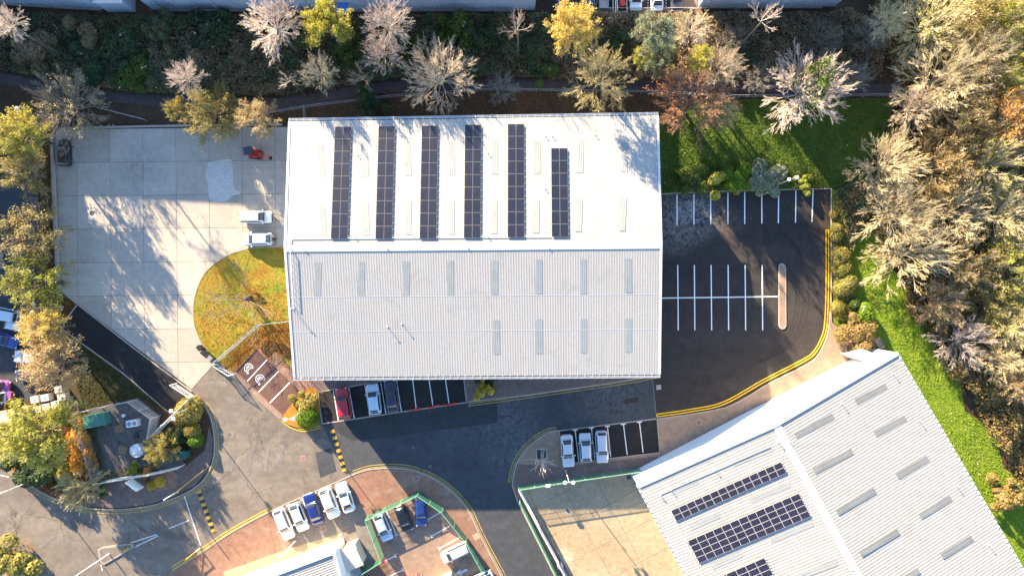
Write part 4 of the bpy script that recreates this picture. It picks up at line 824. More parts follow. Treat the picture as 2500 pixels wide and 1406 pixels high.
v1 = car(625, 530, (1, 0), "van", "paint_white", "white panel van with ribbed roof, upper of two in the yard", .035, "van", k=.95, name="van")
for x in (-1.8, -1.2, -.55): MB().box((x, 0, 1.872), (.05, 1.0, .03)).build("roof_rib", "alu_bright", v1)
v2 = car(628, 584, (-1, 0.02), "hatch", "paint_white", "white hatchback with its tailgate raised beside the leafy lawn", .035, k=1.04)
mb = MB(); mb.add([(-1.35, -.55, 1.46), (-1.35, .55, 1.46), (-2.0, .5, 1.72), (-2.0, -.5, 1.72), (-1.35, -.55, 1.5), (-1.35, .55, 1.5), (-2.0, .5, 1.76), (-2.0, -.5, 1.76)], [(0, 1, 2, 3), (7, 6, 5, 4), (0, 4, 5, 1), (1, 5, 6, 2), (2, 6, 7, 3), (3, 7, 4, 0)]); mb.build("raised_tailgate", "car_glass", v2)
car(156, 372, (0, -1), "hatch", "paint_black", "black hatchback alone in the shaded corner of the concrete yard", .035, k=.95)
car(8, 768, (-10, -2), "van", "paint_paleblue_shadewhite", "white van at the left edge in the shaded car park", .03, "van", name="van")  # white van painted pale blue to carry the shade's tint
car(45, 795, (10, 2), "hatch", "paint_paleblue_shadewhite", "pale hatchback half hidden under the yellow tree at the left edge", .03)  # white car too, shade tint in the paint
car(4, 828, (10, 3), "saloon", "paint_blueflat", "blue car nose pointing right at the left edge", .03)
car(72, 873, (-10, -1), "estate", "paint_paleblue_shadewhite", "pale car lying mostly under the tan autumn tree at the left", .03)  # another white car coloured pale blue as shade makes it look
car(72, 914, (-10, 1), "hatch", "paint_navy", "dark car nearly covered by the autumn tree at the left", .03)
car(-12, 941, (10, 1), "van", "pink_paintwork", "pink van at the left edge, upper of the pair", .03, "van", k=.9, name="van")
vp = car(-9, 967, (10, 1), "van", "paint_white", "white and pink van at the left edge, lower of the pair", .03, "van", k=.95, name="van"); MB().box((1.95, 0, .9), (.7, 1.72, .45)).build("nose_panel", "pink_paintwork", vp)
car(1374, -8, (0, 1), "hatch", "paint_blueflat", "blue car at the top edge left of the golden tree", .03)
car(1440, -14, (0, -1), "hatch", "paint_blueflat", "blue car at the top edge just right of the golden tree", .03)
car(1553, -10, (0, 1), "hatch", "paint_white", "white car at the top edge nose towards the hedge", .03)
car(1605, -12, (0, -1), "saloon", "paint_white", "white car at the top edge between two dashed bay lines", .03)
car(1653, -12, (0, 1), "estate", "paint_darkgrey", "dark grey estate car at the top edge next to the brown paving", .03)
car(1000, 1428, (10, -4), "hatch", "paint_red", "red car just showing at the bottom edge of the fenced compound", .05)
pk = car(1168, 1420, (-62, 30), "estate", "paint_paleblue_shadewhite", "pale blue car at the bottom edge in the shaded corner of the compound", .05)
# mini digger
dg = thing("mini_digger", "small red mini digger with dark canopy on the shaded concrete yard", "digger", (*G2(627, 377, .6), .035), heading(10, 1.5))
for s in (1, -1):
    mb = MB(); pr = [(.85 * math.cos(a) if abs(math.cos(a)) > .01 else 0, .2 + .2 * math.sin(a)) for a in np.linspace(0, 2 * math.pi, 16)[:-1]]
    n = len(pr); mb.add([(x - .35, s * .5 - .15, z) for x, z in pr] + [(x - .35, s * .5 + .15, z) for x, z in pr], [(i, (i + 1) % n, (i + 1) % n + n, i + n) for i in range(n)] + [tuple(range(n - 1, -1, -1)), tuple(range(n, 2 * n))]); mb.build("track", "tyre", dg)
MB().box((-.45, 0, .78), (1.3, 1.1, .5), 0, .9).build("body", "red_paint_machine", dg)
can = MB(); can.box((-.75, .12, 2.1), (1.25, 1.1, .08), .35); [can.tube((x, y, 1), (x, y, 2.1), .035, n=5) for x, y in ((-1.2, -.35), (-1.2, .5), (-.3, -.35), (-.3, .5))]; can.build("canopy", "paint_navy", dg)
MB().box((-.55, 0, 1.15), (.45, .45, .5)).build("seat", "black_plastic", dg)
arm = MB(); arm.path([(.2, -.1, .9), (.75, -.12, 1.7), (1.3, -.14, 1.75)], .09, 6); arm.build("boom", "red_paint_machine", dg)
arm = MB(); arm.path([(1.3, -.14, 1.75), (1.95, -.2, .75)], .075, 6); arm.build("dipper", "red_plastic", dg)
bk = MB(); bk.box((1.95, -.2, .5), (.4, .5, .45), 0, .7); bk.build("bucket", "black_plastic", dg)
bl = MB(); bl.box((.75, 0, .3), (.08, 1.2, .36)); [bl.tube((.75, s * .35, .3), (.1, s * .35, .35), .05) for s in (1, -1)]; bl.build("dozer_blade", "red_paint_machine", dg)
# skip and open trailer at the top edge
sk = thing("cage_skip", "grey mesh sided cage on the top car park edge", "skip", (*G2(1472, 17), .03)); MB().box((0, 0, .6), (1.15, 1.2, 1.0)).build("bin", "grey_lid", sk); mb = MB()
for s in (1, -1): mb.box((s * .6, 0, .62), (.06, 1.3, 1.2)); mb.box((0, s * .63, .62), (1.1, .06, 1.2))
mb.build("frame", "galv_light", sk)
tr = thing("flat_trailer", "open cream sided trailer holding red machinery at the top edge", "trailer", (*G2(1511, 6), .03), R(1))
MB().box((0, 0, .5), (1.9, 3.6, .12)).build("deck", "dark_void", tr)
mb = MB(); [mb.box((s * .98, 0, .75), (.08, 3.7, .45)) for s in (1, -1)]; mb.box((0, -1.82, .75), (1.9, .08, .45)); mb.build("side_boards", "cream_roofing", tr)
mb = MB(); mb.box((.35, -.4, .85), (.7, 1.2, .5), .3); mb.tube((-.2, -1.2, .8), (.4, .8, 1.1), .1); mb.build("machine_load", "red_plastic", tr)
mb = MB(); [mb.tube((s * 1.05, 0, .3), (s * 1.22, 0, .3), .3, n=12) for s in (1, -1)]; mb.build("wheels", "tyre", tr)
mb = MB(); mb.tube((-.65, -2.6, .9), (-.6, 1.5, 1.0), .06); mb.tube((-.4, -2.7, .8), (-.38, 1.5, 1.0), .06); mb.build("ramp_rails", "white_steel", tr)

# ------------------------------------------------------------------ person beside the open car
pc = G(671, 584, .9)
pe_ = thing("person", "person in dark jacket leaning towards the open boot of the white hatchback", "person", (pc.x, pc.y, .034), math.pi)
V, E, RD = [], [], []
def node(p, r, par=None):
    V.append(p); RD.append(r)
    if par is not None: E.append((par, len(V) - 1))
    return len(V) - 1
hip = node((0, 0, .92), .15); ch = node((.1, 0, 1.2), .165, hip); nk = node((.2, 0, 1.42), .07, ch); hd = node((.27, 0, 1.52), .095, nk); node((.3, 0, 1.66), .085, hd)
for s in (1, -1):
    th = node((0, s * .1, .86), .1, hip); kn = node((.04 * s, s * .11, .48), .065, th); an = node((-.03 + .06 * s, s * .12, .08), .045, kn); node((.14 + .06 * s, s * .13, .04), .045, an)
    sh = node((.14, s * .2, 1.34), .075, ch); el = node((.28, s * .27, 1.08), .05, sh); wr = node((.5, s * .2, 1.0), .034, el); pm = node((.58, s * .19, .99), .034, wr)
    for k, (dx, dy) in enumerate(((.1, -.03), (.11, -.01), (.105, .012), (.085, .032))):
        f1 = node((.58 + dx * .55, s * (.19 - dy), .985), .0095, pm); node((.58 + dx, s * (.19 - dy * 1.2), .965), .008, f1)
    node((.6, s * .145, .97), .01, pm)
me = bpy.data.meshes.new("body"); me.from_pydata(V, E, []); o = mobj("body", me, pe_, "jacket_dark")
md = o.modifiers.new("skin", 'SKIN'); md.use_smooth_shade = True
for i, d in enumerate(me.skin_vertices[0].data): d.radius = (RD[i], RD[i] * (.8 if RD[i] > .12 else 1)); d.use_root = (i == 0)
o.modifiers.new("sub", 'SUBSURF').levels = 1; o.modifiers["sub"].render_levels = 1
MB().ball((.27, 0, 1.64), .115, 10, 7).build("hair", "hair_grey", pe_, True)
MB().ball((.345, 0, 1.56), .062, 8, 6).build("face", "skin", pe_, True)

# ------------------------------------------------------------------ lamps, posts, signs, barriers, bins
def lamp_meshes():
    mb = MB(); mb.tube((0, 0, 0), (0, 0, 6.0), .08, .05, 8); mb.tube((0, 0, 0), (0, 0, .25), .16, .14, 8); mb.tube((-.55, 0, 5.95), (.55, 0, 5.95), .035); po = mb.mesh("post")
    g = MB(); g.ball((0, 0, 0), .27, 14, 10); g.tube((0, 0, -.34), (0, 0, -.22), .09, n=8); return po, g.mesh("globe", True)
LP, LG = lamp_meshes()
def lamp(px, py, ang, label, n=2):
    t = thing("street_lamp", label, "street lamp", G(px, py), ang, "white globe lamps")
    mobj("post", LP, t, "galv_light")
    for s in ((1, -1) if n == 2 else (1,)): mobj("globe", LG, t, "globe", (.55 * s if n == 2 else 0, 0, 6.2))
lamp(154, 749, R(85), "twin globe lamp among the yellow green trees left of the concrete yard")
lamp(1893, 453, R(14), "twin globe lamp in the shrub bed above the car park")
lamp(741, 1003, R(5), "twin globe lamp over the planting island next to the bright green bush")
lamp(1381, 1148, R(0), "twin globe lamp on the fence line by the pale silver saloon")
lamp(473, 993, R(-75), "twin globe lamp above the hedge by the small compound")
lamp(118, 293, R(60), "single globe lamp beside the bare tree at the yard corner", 1)
def column(px, py, ang, label, h=6.6, reach=.9):
    t = thing("lamp_column", label, "street lamp", G(px, py), ang)
    mb = MB(); mb.tube((0, 0, 0), (0, 0, h), .09, .05, 8); mb.tube((0, 0, h), (reach, 0, h + .1), .04); mb.build("post", "white_steel", t)
    MB().box((reach + .2, 0, h + .08), (.55, .2, .1)).build("lamp_head", "globe", t)
column(93, 1167, R(200), "tall street light with slim head at the left road edge", 6.0)
column(268, 1350, R(215), "tall street light on the kerbed road island at bottom left", 7.0)
column(722, 1318, R(215), "short street light in front of the bottom white building", 4.5, .6)
cz = G(436, 1198)
gb = thing("gate_barrier", "white post with a yellow swing arm across the pavement by the compound", "barrier", cz)
MB().tube((0, 0, 0), (0, 0, 4.2), .1, .08, 8).build("post", "white_steel", gb)
e = G(494, 1150, 1.2) - cz; mb = MB(); mb.tube((0, 0, 1.2), (e.x, e.y, 1.2), .07); mb.tube((0, 0, .35), (e.x, e.y, 1.1), .045); mb.tube((e.x, e.y, 0), (e.x, e.y, 1.25), .06); mb.tube((0, 0, .35), (e.x * .5, e.y * .5, 1.2), .045); mb.build("arm", "yellow_plastic", gb)
cz = G(488, 1337); gb2 = thing("gate_barrier", "yellow swing arm on a short post beside the pink forecourt", "barrier", cz)
MB().tube((0, 0, 0), (0, 0, 1.3), .09).build("post", "white_steel", gb2); e = G(452, 1367, 1.2) - cz; mb = MB(); mb.tube((0, 0, 1.2), (e.x, e.y, 1.2), .07); mb.tube((0, 0, .4), (e.x, e.y, 1.1), .05); mb.tube((e.x, e.y, .0), (e.x, e.y, 1.2), .05); mb.build("arm", "yellow_plastic", gb2)
bo = thing("bollard", "orange bollard on the kerbed road island", "bollard", G(313, 1337, 0.15)); MB().tube((0, 0, 0), (0, 0, 1.0), .16, .13, 10).build("post", "yellow_plastic", bo); MB().tube((0, 0, 1.0), (0, 0, 1.12), .14, .06, 10).build("cap", "orange_paint", bo)
rs = thing("road_sign", "round red and white sign on a post beside the green fence", "sign", G(944, 1356), R(30)); MB().tube((0, 0, 0), (0, 0, 2.0), .04).build("post", "galv", rs); MB().tube((0, .03, 1.85), (0, .06, 1.9), .33, n=18).build("disc", "red_plastic", rs); MB().box((0, .07, 1.88), (.42, .02, .12)).build("bar", "white_paint", rs)
sb = thing("sign_board", "blank white board sign on two posts in front of the compound", "sign", G(342, 1176), heading(30, 22))
MB().box((0, 0, 1.45), (2.0, .14, 1.9)).build("panel", "white_paint", sb); mb = MB(); [mb.tube((s * .8, -.14, 0), (s * .8, -.14, 2.3), .06) for s in (1, -1)]; mb.build("posts", "galv_light", sb)
def hump(a, b, n, label):
    A, B = G(*a), G(*b); t = thing("speed_hump", label, "speed hump", A.lerp(B, .5)); d = (B - A) / n; rz = math.atan2(d.y, d.x); c0 = A.lerp(B, .5)
    for i in range(n):
        c = A + d * (i + .5) - c0; mb = MB(); l = d.length * .97; w = .34
        pr = [(-w, 0), (-w * .7, .045), (0, .07), (w * .7, .045), (w, 0)]
        M = Matrix.Rotation(rz, 3, 'Z'); vs = [M @ Vector((s * l / 2, y, z + .012)) + c for s in (-1, 1) for y, z in pr]
        mb.add(vs, [(j, j + 5, j + 6, j + 1) for j in range(4)] + [(0, 1, 2, 3, 4), (9, 8, 7, 6, 5)]); mb.build("segment", "yellow_plastic" if i % 2 == 0 else "black_plastic", t)
hump((811, 1049), (842, 1150), 13, "yellow and black speed hump next to the south parking bays")
hump((484, 1196), (522, 1298), 13, "yellow and black speed hump next to the swing arm gate")
for i, (x0, y0, x1, y1, lab) in enumerate(((1000, 1001, 1030, 996, "leftmost red fold-down parking barrier at the bay mouths"), (1045, 995, 1073, 988, "middle red fold-down parking barrier at the bay mouths"), (1084, 989, 1114, 984, "rightmost red fold-down parking barrier at the bay mouths"))):
    A, B = G(x0, y0), G(x1, y1); t = thing("parking_barrier", lab, "barrier", A.lerp(B, .5), heading(x1 - x0, y1 - y0), "red parking barriers"); l = (B - A).length
    MB().box((0, 0, .12), (l, .16, .1)).build("rail", "red_plastic", t); mb = MB(); [mb.box((s * l * .38, 0, .22), (.09, .5, .12)) for s in (-1, 0, 1)]; mb.build("feet", "red_plastic", t)
def wheelie():
    t = thing("wheelie_bin", "black wheelie bin", "bin", (0, 0, 0), 0, "wheelie bins along the lawn kerb")
    MB().box((0, 0, .52), (.52, .58, .96), 0, 1.12).build("body", "black_plastic", t); MB().box((0, .02, 1.04), (.62, .74, .08)).build("lid", "black_plastic", t)
    w = MB(); [w.tube((s * .24, -.3, .12), (s * .3, -.3, .12), .12, n=10) for s in (1, -1)]; w.build("wheels", "tyre", t); MB().tube((-.25, -.4, 1.0), (.25, -.4, 1.0), .03).build("handle", "black_plastic", t); return t
wb = wheelie()
for i, (x, y, a, lab) in enumerate(((494, 848, 40, "black wheelie bin lying loose at the upper end of the row by the lawn kerb"), (504, 860, 55, "black wheelie bin second from the upper end by the lawn kerb"), (511, 866, 52, "black wheelie bin in the middle of the row by the lawn kerb"), (520, 873, 48, "grey topped wheelie bin next to last by the lawn kerb"), (528, 881, 50, "black wheelie bin nearest the white fence gate"))):
    o = wb if i == 0 else dup(wb, (0, 0, 0), 0); o.location = G(x, y, .034) if i else G(x, y, .034); o.rotation_euler = (0, 0, R(a)); o["label"] = lab
    if i == 3:
        for c in o.children:
            if c.name.startswith("lid"): c.material_slots[0].link = 'OBJECT'; c.material_slots[0].material = MATS["grey_plastic"]
# manhole covers in roads and pavements
for (x, y, s, rz, m, z, lab) in ((1608, 945, .55, 5, "grey_lid", .026, "pale square access cover in the dark car park entrance"), (1705, 1030, .6, 8, "manhole_pink", .114, "reddish access cover in the tan pavement by the angled warehouse"), (1535, 1164, .65, 8, "manhole_iron", .04, "black square cover in the tan yard near the green fence"), (1386, 1246, .7, -55, "manhole_iron", .04, "long dark drain cover in the sunny tan yard"), (740, 1118, .55, 15, "manhole_pink", .02, "reddish access cover in the road near the speed hump"), (1016, 1167, .6, 10, "manhole_pink", .056, "square cover in the shaded curved pavement"), (1050, 1138, .3, 0, "manhole_iron", .024, "small round dark cover in the shaded road"), (1009, 1092, .25, 60, "manhole_iron", .024, "thin dark gully grate in the shaded road"), (790, 1290, .6, 20, "manhole_pink", .06, "reddish cover in the car shadows on the forecourt"), (618, 1264, .3, 25, "manhole_iron", .016, "small rust gully grate beside the yellow lines"), (1163, 1309, .7, -60, "tan_concrete", .056, "pale square cover in the pavement beside the green fence"), (1322, 1108, 1.3, 4, "dark_void", .122, "dark square tree pit in the visitor bay pavement")):
    t = thing("access_cover", lab, "access cover", G(x, y), R(rz)); MB().box((0, 0, z), (s * 1.25, s * 1.25, .008)).build("frame", "kerb_stone", t); MB().box((0, 0, z + .008), (s, s * (.5 if "long" in lab else 1), .01)).build("plate", m, t)

# ------------------------------------------------------------------ fences
def palisade(pts, h, m, label, pitch=0.15, pale=(.048, .02), z=0.1, rails=(.25, .9), post_m=None, name="fence", cat="fence", spikes=True, z_top_rail=False):
    P = [G(x, y) for x, y in pts]; c = P[0]; t = thing(name, label, cat, (c.x, c.y, 0)); pa = MB(c)
    for a, b in zip(P, P[1:]):
        d = b - a; n = max(1, int(d.length / pitch)); rz = math.atan2(d.y, d.x)
        for i in range(n): p = a + d * ((i + .5) / n); pa.box((p.x, p.y, z + h / 2), (pale[0], pale[1], h), rz)
        for f in rails:
            r_ = MB(c); r_.box(((a.x + b.x) / 2, (a.y + b.y) / 2, z + h * f), (d.length, .06, .06), rz); r_.build("rail", post_m or m, t)
        k = max(1, round(d.length / 2.6))
        for i in range(k + 1):
            if i == 0 and a is not P[0]: continue
            p = a + d * (i / k); MB(c).box((p.x - d.normalized().y * .06, p.y + d.normalized().x * .06, z + h / 2 - .02), (.09, .09, h), rz).build("post", post_m or m, t)
    pa.build("palings", m, t)["kind"] = "stuff"; return t
palisade([(530, 886), (640, 792), (712, 784)], 2.2, "galv_light", "grey palisade fence cutting across the orange leafy lawn corner", z=.08)
palisade([(532, 888), (572, 914)], 2.2, "white_steel", "white slatted gate beside the wheelie bins", pitch=.32, name="gate", cat="gate", z=.05)
palisade([(183, 966), (205, 1003), (252, 1156)], 3.0, "galv", "tall steel palisade fence between the orange hedge and the compound", z=.1)
palisade([(205, 1003), (338, 974), (392, 1014), (384, 1060)], 2.9, "galv_light", "steel palisade fence round the top of the small compound", z=.1)
palisade([(384, 1060), (474, 972)], 2.4, "white_steel", "pale palisade fence leading from the compound to the yard gate", z=.1)
palisade([(432, 936), (478, 966)], 2.2, "white_steel", "white palisade gate across the black asphalt strip", name="gate", cat="gate", z=.03, pitch=.2)
palisade([(250, 1172), (394, 1148), (452, 1134)], 2.3, "white_steel", "white palisade fence along the pavement side of the compound", z=.1, pitch=.12)
palisade([(92, 485), (98, 505)], 1.8, "galv", "short dark railing at the neighbour's car park edge", z=0)
palisade([(0, 590), (14, 655)], 2.0, "cream_paint", "pale slatted fence lit at the left picture edge", z=0, pitch=.45, pale=(.32, .03))
def mesh_fence(pts, h, label, m="green_steel", z=0.06):
    P = [G(x, y) for x, y in pts]; c = P[0]; t = thing("mesh_fence", label, "fence", (c.x, c.y, 0)); w = MB(c)
    for a, b in zip(P, P[1:]):
        d = b - a; rz = math.atan2(d.y, d.x); n = int(d.length / .1)
        for i in range(n): p = a + d * ((i + .5) / n); w.box((p.x, p.y, z + h / 2), (.022, .02, h), rz)
        for k in range(8): w.box(((a.x + b.x) / 2, (a.y + b.y) / 2, z + .1 + (h - .15) * k / 7), (d.length, .028, .028), rz)
        MB(c).box(((a.x + b.x) / 2, (a.y + b.y) / 2, z + h), (d.length, .07, .06), rz).build("top_rail", "pale_green_steel", t)
        kk = max(1, round(d.length / 2.7))
        for i in range(kk + 1): p = a + d * (i / kk); MB(c).box((p.x, p.y, z + h / 2 + .03), (.07, .07, h + .06), rz).build("post", "pale_green_steel", t)
    w.build("wire_mesh", m, t)["kind"] = "stuff"; return t
mesh_fence([(900, 1257), (1024, 1198), (1082, 1238), (1140, 1311), (1195, 1408), (1240, 1490)], 2.4, "green mesh fence round the compound with three cars")
mesh_fence([(900, 1257), (938, 1356), (886, 1388)], 2.4, "green mesh fence between the cream hut and the white hatchback")
mesh_fence([(1266, 1184), (1380, 1166), (1558, 1140)], 2.4, "green mesh fence between the visitor bays and the tan yard", z=.1)
mesh_fence([(1269, 1218), (1362, 1406), (1440, 1560)], 2.2, "green mesh fence along the road beside the tan yard", z=.1)
p0 = G(1270, 1190); sg = thing("sliding_gate", "long white tubular sliding gate along the tan yard's road side", "gate", p0)
for off, z in ((0, .3), (.0, 2.0)): MB(p0).path([G(1266, 1186, 0) + Vector((off, 0, z)), G(1320, 1289, 0) + Vector((off, 0, z)), G(1385, 1408, 0) + Vector((off, 0, z))], .09, 6).build("beam", "white_steel", sg)
mb = MB(p0)
for i in range(60): p = G(1266, 1186).lerp(G(1385, 1408), i / 59); mb.tube((p.x, p.y, .3), (p.x, p.y, 2.0), .025, n=4)
mb.build("bars", "galv_light", sg)["kind"] = "stuff"; p = G(1366, 1372); MB(p0).box((p.x, p.y, .8), (.5, .7, 1.6), R(-60)).build("motor_box", "galv", sg)
ll = thing("gate_sensor", "small white box light on top of the green fence", "light", G(1335, 1172)); MB().tube((0, 0, .1), (0, 0, 2.6), .05).build("post", "green_steel", ll); MB().box((0, 0, 2.75), (.6, .35, .25)).build("housing", "globe", ll)
# thin rail fence along the path behind the warehouse
def rail_fence(pts, h, label, m="galv", pitch=2.2, name="rail_fence"):
    P = [G(x, y) for x, y in pts]; c = P[0]; t = thing(name, label, "fence", (c.x, c.y, 0))
    for a, b in zip(P, P[1:]):
        d = b - a; rz = math.atan2(d.y, d.x); k = max(1, round(d.length / pitch))
        for f in (1, .55): MB(c).box(((a.x + b.x) / 2, (a.y + b.y) / 2, h * f), (d.length, .05, .05), rz).build("rail", m, t)
        for i in range(k + 1): p = a + d * i / k; MB(c).box((p.x, p.y, h / 2), (.08, .1, h), rz).build("post", m, t)
rail_fence([(640, 283), (690, 276), (748, 266), (950, 241), (1200, 224), (1600, 230), (1800, 240), (2180, 237)], 1.6, "long grey rail fence along the footpath behind the main warehouse")
rail_fence([(748, 266), (750, 296)], 1.6, "short grey rail fence running to the warehouse corner")
rail_fence([(250, 268), (360, 296)], 1.5, "grey rail fence between the bare tree and the yellow green tree")
rail_fence([(1432, 26), (1560, 27), (1720, 26)], 1.0, "low post fence along the retaining edge of the top car park", "cream_roofing", 2.6)
struct("retaining_edge", MB().prism(PL([(1445, 26), (1715, 26), (1712, 34), (1448, 37)]), 0, .28), "brick_path")

# ------------------------------------------------------------------ compound equipment, totes, sheds on the left
def kiosk(px, py, sx, sy, h, rz, m, label, name="kiosk", cat="kiosk"):
    t = thing(name, label, cat, G(px, py, .13), R(rz)); MB().box((0, 0, h / 2), (sx * .94, sy * .94, h)).build("body", m, t); MB().box((0, 0, h + .05), (sx, sy, .1), 0, .96).build("roof", m, t); MB().box((0, -sy * .48, h * .5), (sx * .5, .03, h * .8)).build("door", m, t); return t
kiosk(247, 1021, 3.0, 1.8, 1.7, 10, "kiosk_green", "green metal equipment kiosk in the compound's top left corner")
kiosk(452, 1104, 1.7, 1.2, 1.5, -8, "dark_green", "small dark green kiosk below the bright green bush")
t = thing("plant_unit", "white boxed air unit with two fans in the compound", "air unit", G(330, 1031, .13), R(8)); MB().box((0, 0, .45), (1.6, .95, .9)).build("casing", "white_steel", t)
for x in (-.38, .38): MB().tube((x, 0, .9), (x, 0, .94), .3, n=14).build("fan", "galv", t)
for x, y, a, lab in ((292, 1046, 20, "upturned timber pallet on the compound paving"), (300, 1098, -15, "second timber pallet nearer the compound's lower fence")):
    t = thing("timber_pallet", lab, "pallet", G(x, y, .13), R(a))
    for i in range(6): MB().box((0, -.5 + i * .2, .12), (1.2, .12, .03)).build("plank", "wood", t)
    for i in (-.5, 0, .5): MB().box((i, 0, .05), (.1, 1.1, .1)).build("bearer", "wood", t)
for x, y, m, lab in ((305, 1013, "white_steel", "small white flue cowl near the compound's top fence"), (338, 1065, "black_plastic", "small black pot between the air unit and the tank")):
    t = thing("small_cowl", lab, "cowl", G(x, y, .13)); MB().tube((0, 0, 0), (0, 0, .45), .16, n=10).build("pipe", m, t); MB().tube((0, 0, .45), (0, 0, .55), .26, .2, n=10).build("cap", m, t)
t = thing("water_tank", "round white tank with a pale square lid in the compound", "tank", G(340, 1097, .13), R(8)); MB().tube((0, 0, 0), (0, 0, .8), .95, n=20).build("tank", "tote_white", t); MB().box((0, .1, .84), (1.4, 1.2, .08)).build("lid", "paint_paleblue_shadewhite", t)
t = thing("white_board", "white board leaning on the pale fence by the twin lamp", "board", G(400, 1072, .13), heading(40, -36)); MB().box((0, 0, 1.0), (2.6, .08, 1.9)).build("panel", "white_paint", t); MB().box((0, -.1, .5), (2.0, .1, .1)).build("brace", "galv_light", t)
def tote():
    t = thing("water_tote", "white plastic tote", "container", (0, 0, 0), 0, "white liquid totes stacked by the left hedge")
    MB().box((0, 0, .17), (1.2, 1.0, .14)).build("pallet", "wood", t); MB().box((0, 0, .72), (1.12, .94, .94), 0, .97).build("tank", "tote_white", t); MB().tube((0, 0, 1.18), (0, 0, 1.24), .12, n=10).build("cap", "grey_plastic", t); mb = MB()
    for z in (.4, .75, 1.12):
        for s in (1, -1): mb.box((0, s * .49, z), (1.2, .025, .03)); mb.box((s * .59, 0, z), (.025, 1.0, .03))
    for s in (1, -1):
        for x in np.linspace(-.55, .55, 5): mb.box((x, s * .49, .68), (.025, .03, 1.0))
    mb.build("cage", "galv_light", t); return t
tt = tote()
for i, (x, y, lab) in enumerate(((98, 972, "white liquid tote at the left end of the upper pair"), (123, 968, "white liquid tote right of the first one in the upper row"), (104, 996, "white liquid tote at the left end of the lower row"), (126, 990, "white liquid tote in the middle of the lower row"), (148, 984, "white liquid tote at the right end of the lower row"), (163, 966, "white liquid tote nearest the steel palisade fence"), (156, 948, "white liquid tote standing apart under the autumn tree"))):
    o = tt if i == 0 else dup(tt, (0, 0, 0), 0); o.location = G(x, y, .03); o.rotation_euler = (0, 0, R(10)); o["label"] = lab
t = thing("garden_shed", "low shed with pinkish felt roof behind the bright yellow tree", "shed", G(62, 1018), R(11)); MB().box((0, 0, 1.1), (4.2, 2.9, 2.2)).build("wall", "wood", t)
mb = MB(); mb.add([(-2.2, -1.6, 2.1), (2.2, -1.6, 2.1), (2.2, 0, 2.6), (-2.2, 0, 2.6), (2.2, 1.6, 2.1), (-2.2, 1.6, 2.1)], [(0, 1, 2, 3), (3, 2, 4, 5)]); mb.build("roof", "tan_roofing", t); MB().box((1.0, .6, 2.55), (.35, .35, .5)).build("flue", "grey_plastic", t)
t = thing("bench_frame", "rusty picnic bench on the grass by the angled warehouse corner", "bench", G(2139, 838), R(-60)); MB().box((0, 0, .74), (1.7, .7, .06)).build("tabletop", "wood", t); mb = MB(); [mb.box((0, s * .6, .45), (1.7, .25, .05)) for s in (1, -1)]; mb.build("seats", "wood", t); mb = MB(); [mb.box((x, 0, .36), (.08, 1.3, .72)) for x in (-.6, .6)]; mb.build("legs", "wood", t)

# ------------------------------------------------------------------ vegetation
def frames(d):
    u = np.cross(d, np.array([0.31, 0.52, 0.79])); u /= np.linalg.norm(u, axis=1)[:, None] + 1e-9; return u, np.cross(d, u)
def np_mesh(name, v, f, n):
    """numpy verts and n-gon index array to a mesh"""
    me = bpy.data.meshes.new(name); me.vertices.add(len(v)); me.vertices.foreach_set("co", v.astype(np.float32).ravel())
    me.loops.add(f.size); me.loops.foreach_set("vertex_index", f.astype(np.int32).ravel())
    me.polygons.add(len(f)); me.polygons.foreach_set("loop_start", np.arange(0, f.size, n, dtype=np.int32)); me.update(calc_edges=True); me.validate(); return me
def seg_mesh(name, P0, P1, R0, R1, n=3):
    d = P1 - P0; d = d / (np.linalg.norm(d, axis=1)[:, None] + 1e-9); u, w = frames(d); ring = []
    for P, Rr in ((P0, R0), (P1, R1)):
        for k in range(n): a = 2 * math.pi * k / n; ring.append(P + (u * math.cos(a) + w * math.sin(a)) * Rr[:, None])
    v = np.stack(ring, 1).reshape(-1, 3); b = np.arange(len(P0))[:, None] * 2 * n
    f = np.concatenate([b + np.array([k, (k + 1) % n, (k + 1) % n + n, k + n])[None] for k in range(n)]); return np_mesh(name, v, f, 4)
def leaf_mesh(name, C, size, rng, up=0.35, nrm=None):
    """one small bent-free quad per leaf, random tilt"""
    n = len(C); d = rng.normal(size=(n, 3)) if nrm is None else nrm + rng.normal(size=(n, 3)) * .55
    d[:, 2] = np.abs(d[:, 2]) + up; d /= np.linalg.norm(d, axis=1)[:, None]; u, w = frames(d); a = rng.uniform(0, 2 * math.pi, n)[:, None]
    uu, ww = u * np.cos(a) + w * np.sin(a), w * np.cos(a) - u * np.sin(a); s = (size * rng.uniform(.55, 1.35, n))[:, None]; q = .62
    v = np.stack([C - uu * s, C - ww * s * q, C + uu * s, C + ww * s * q], 1).reshape(-1, 3)
    return np_mesh(name, v, np.arange(n * 4).reshape(-1, 4), 4)
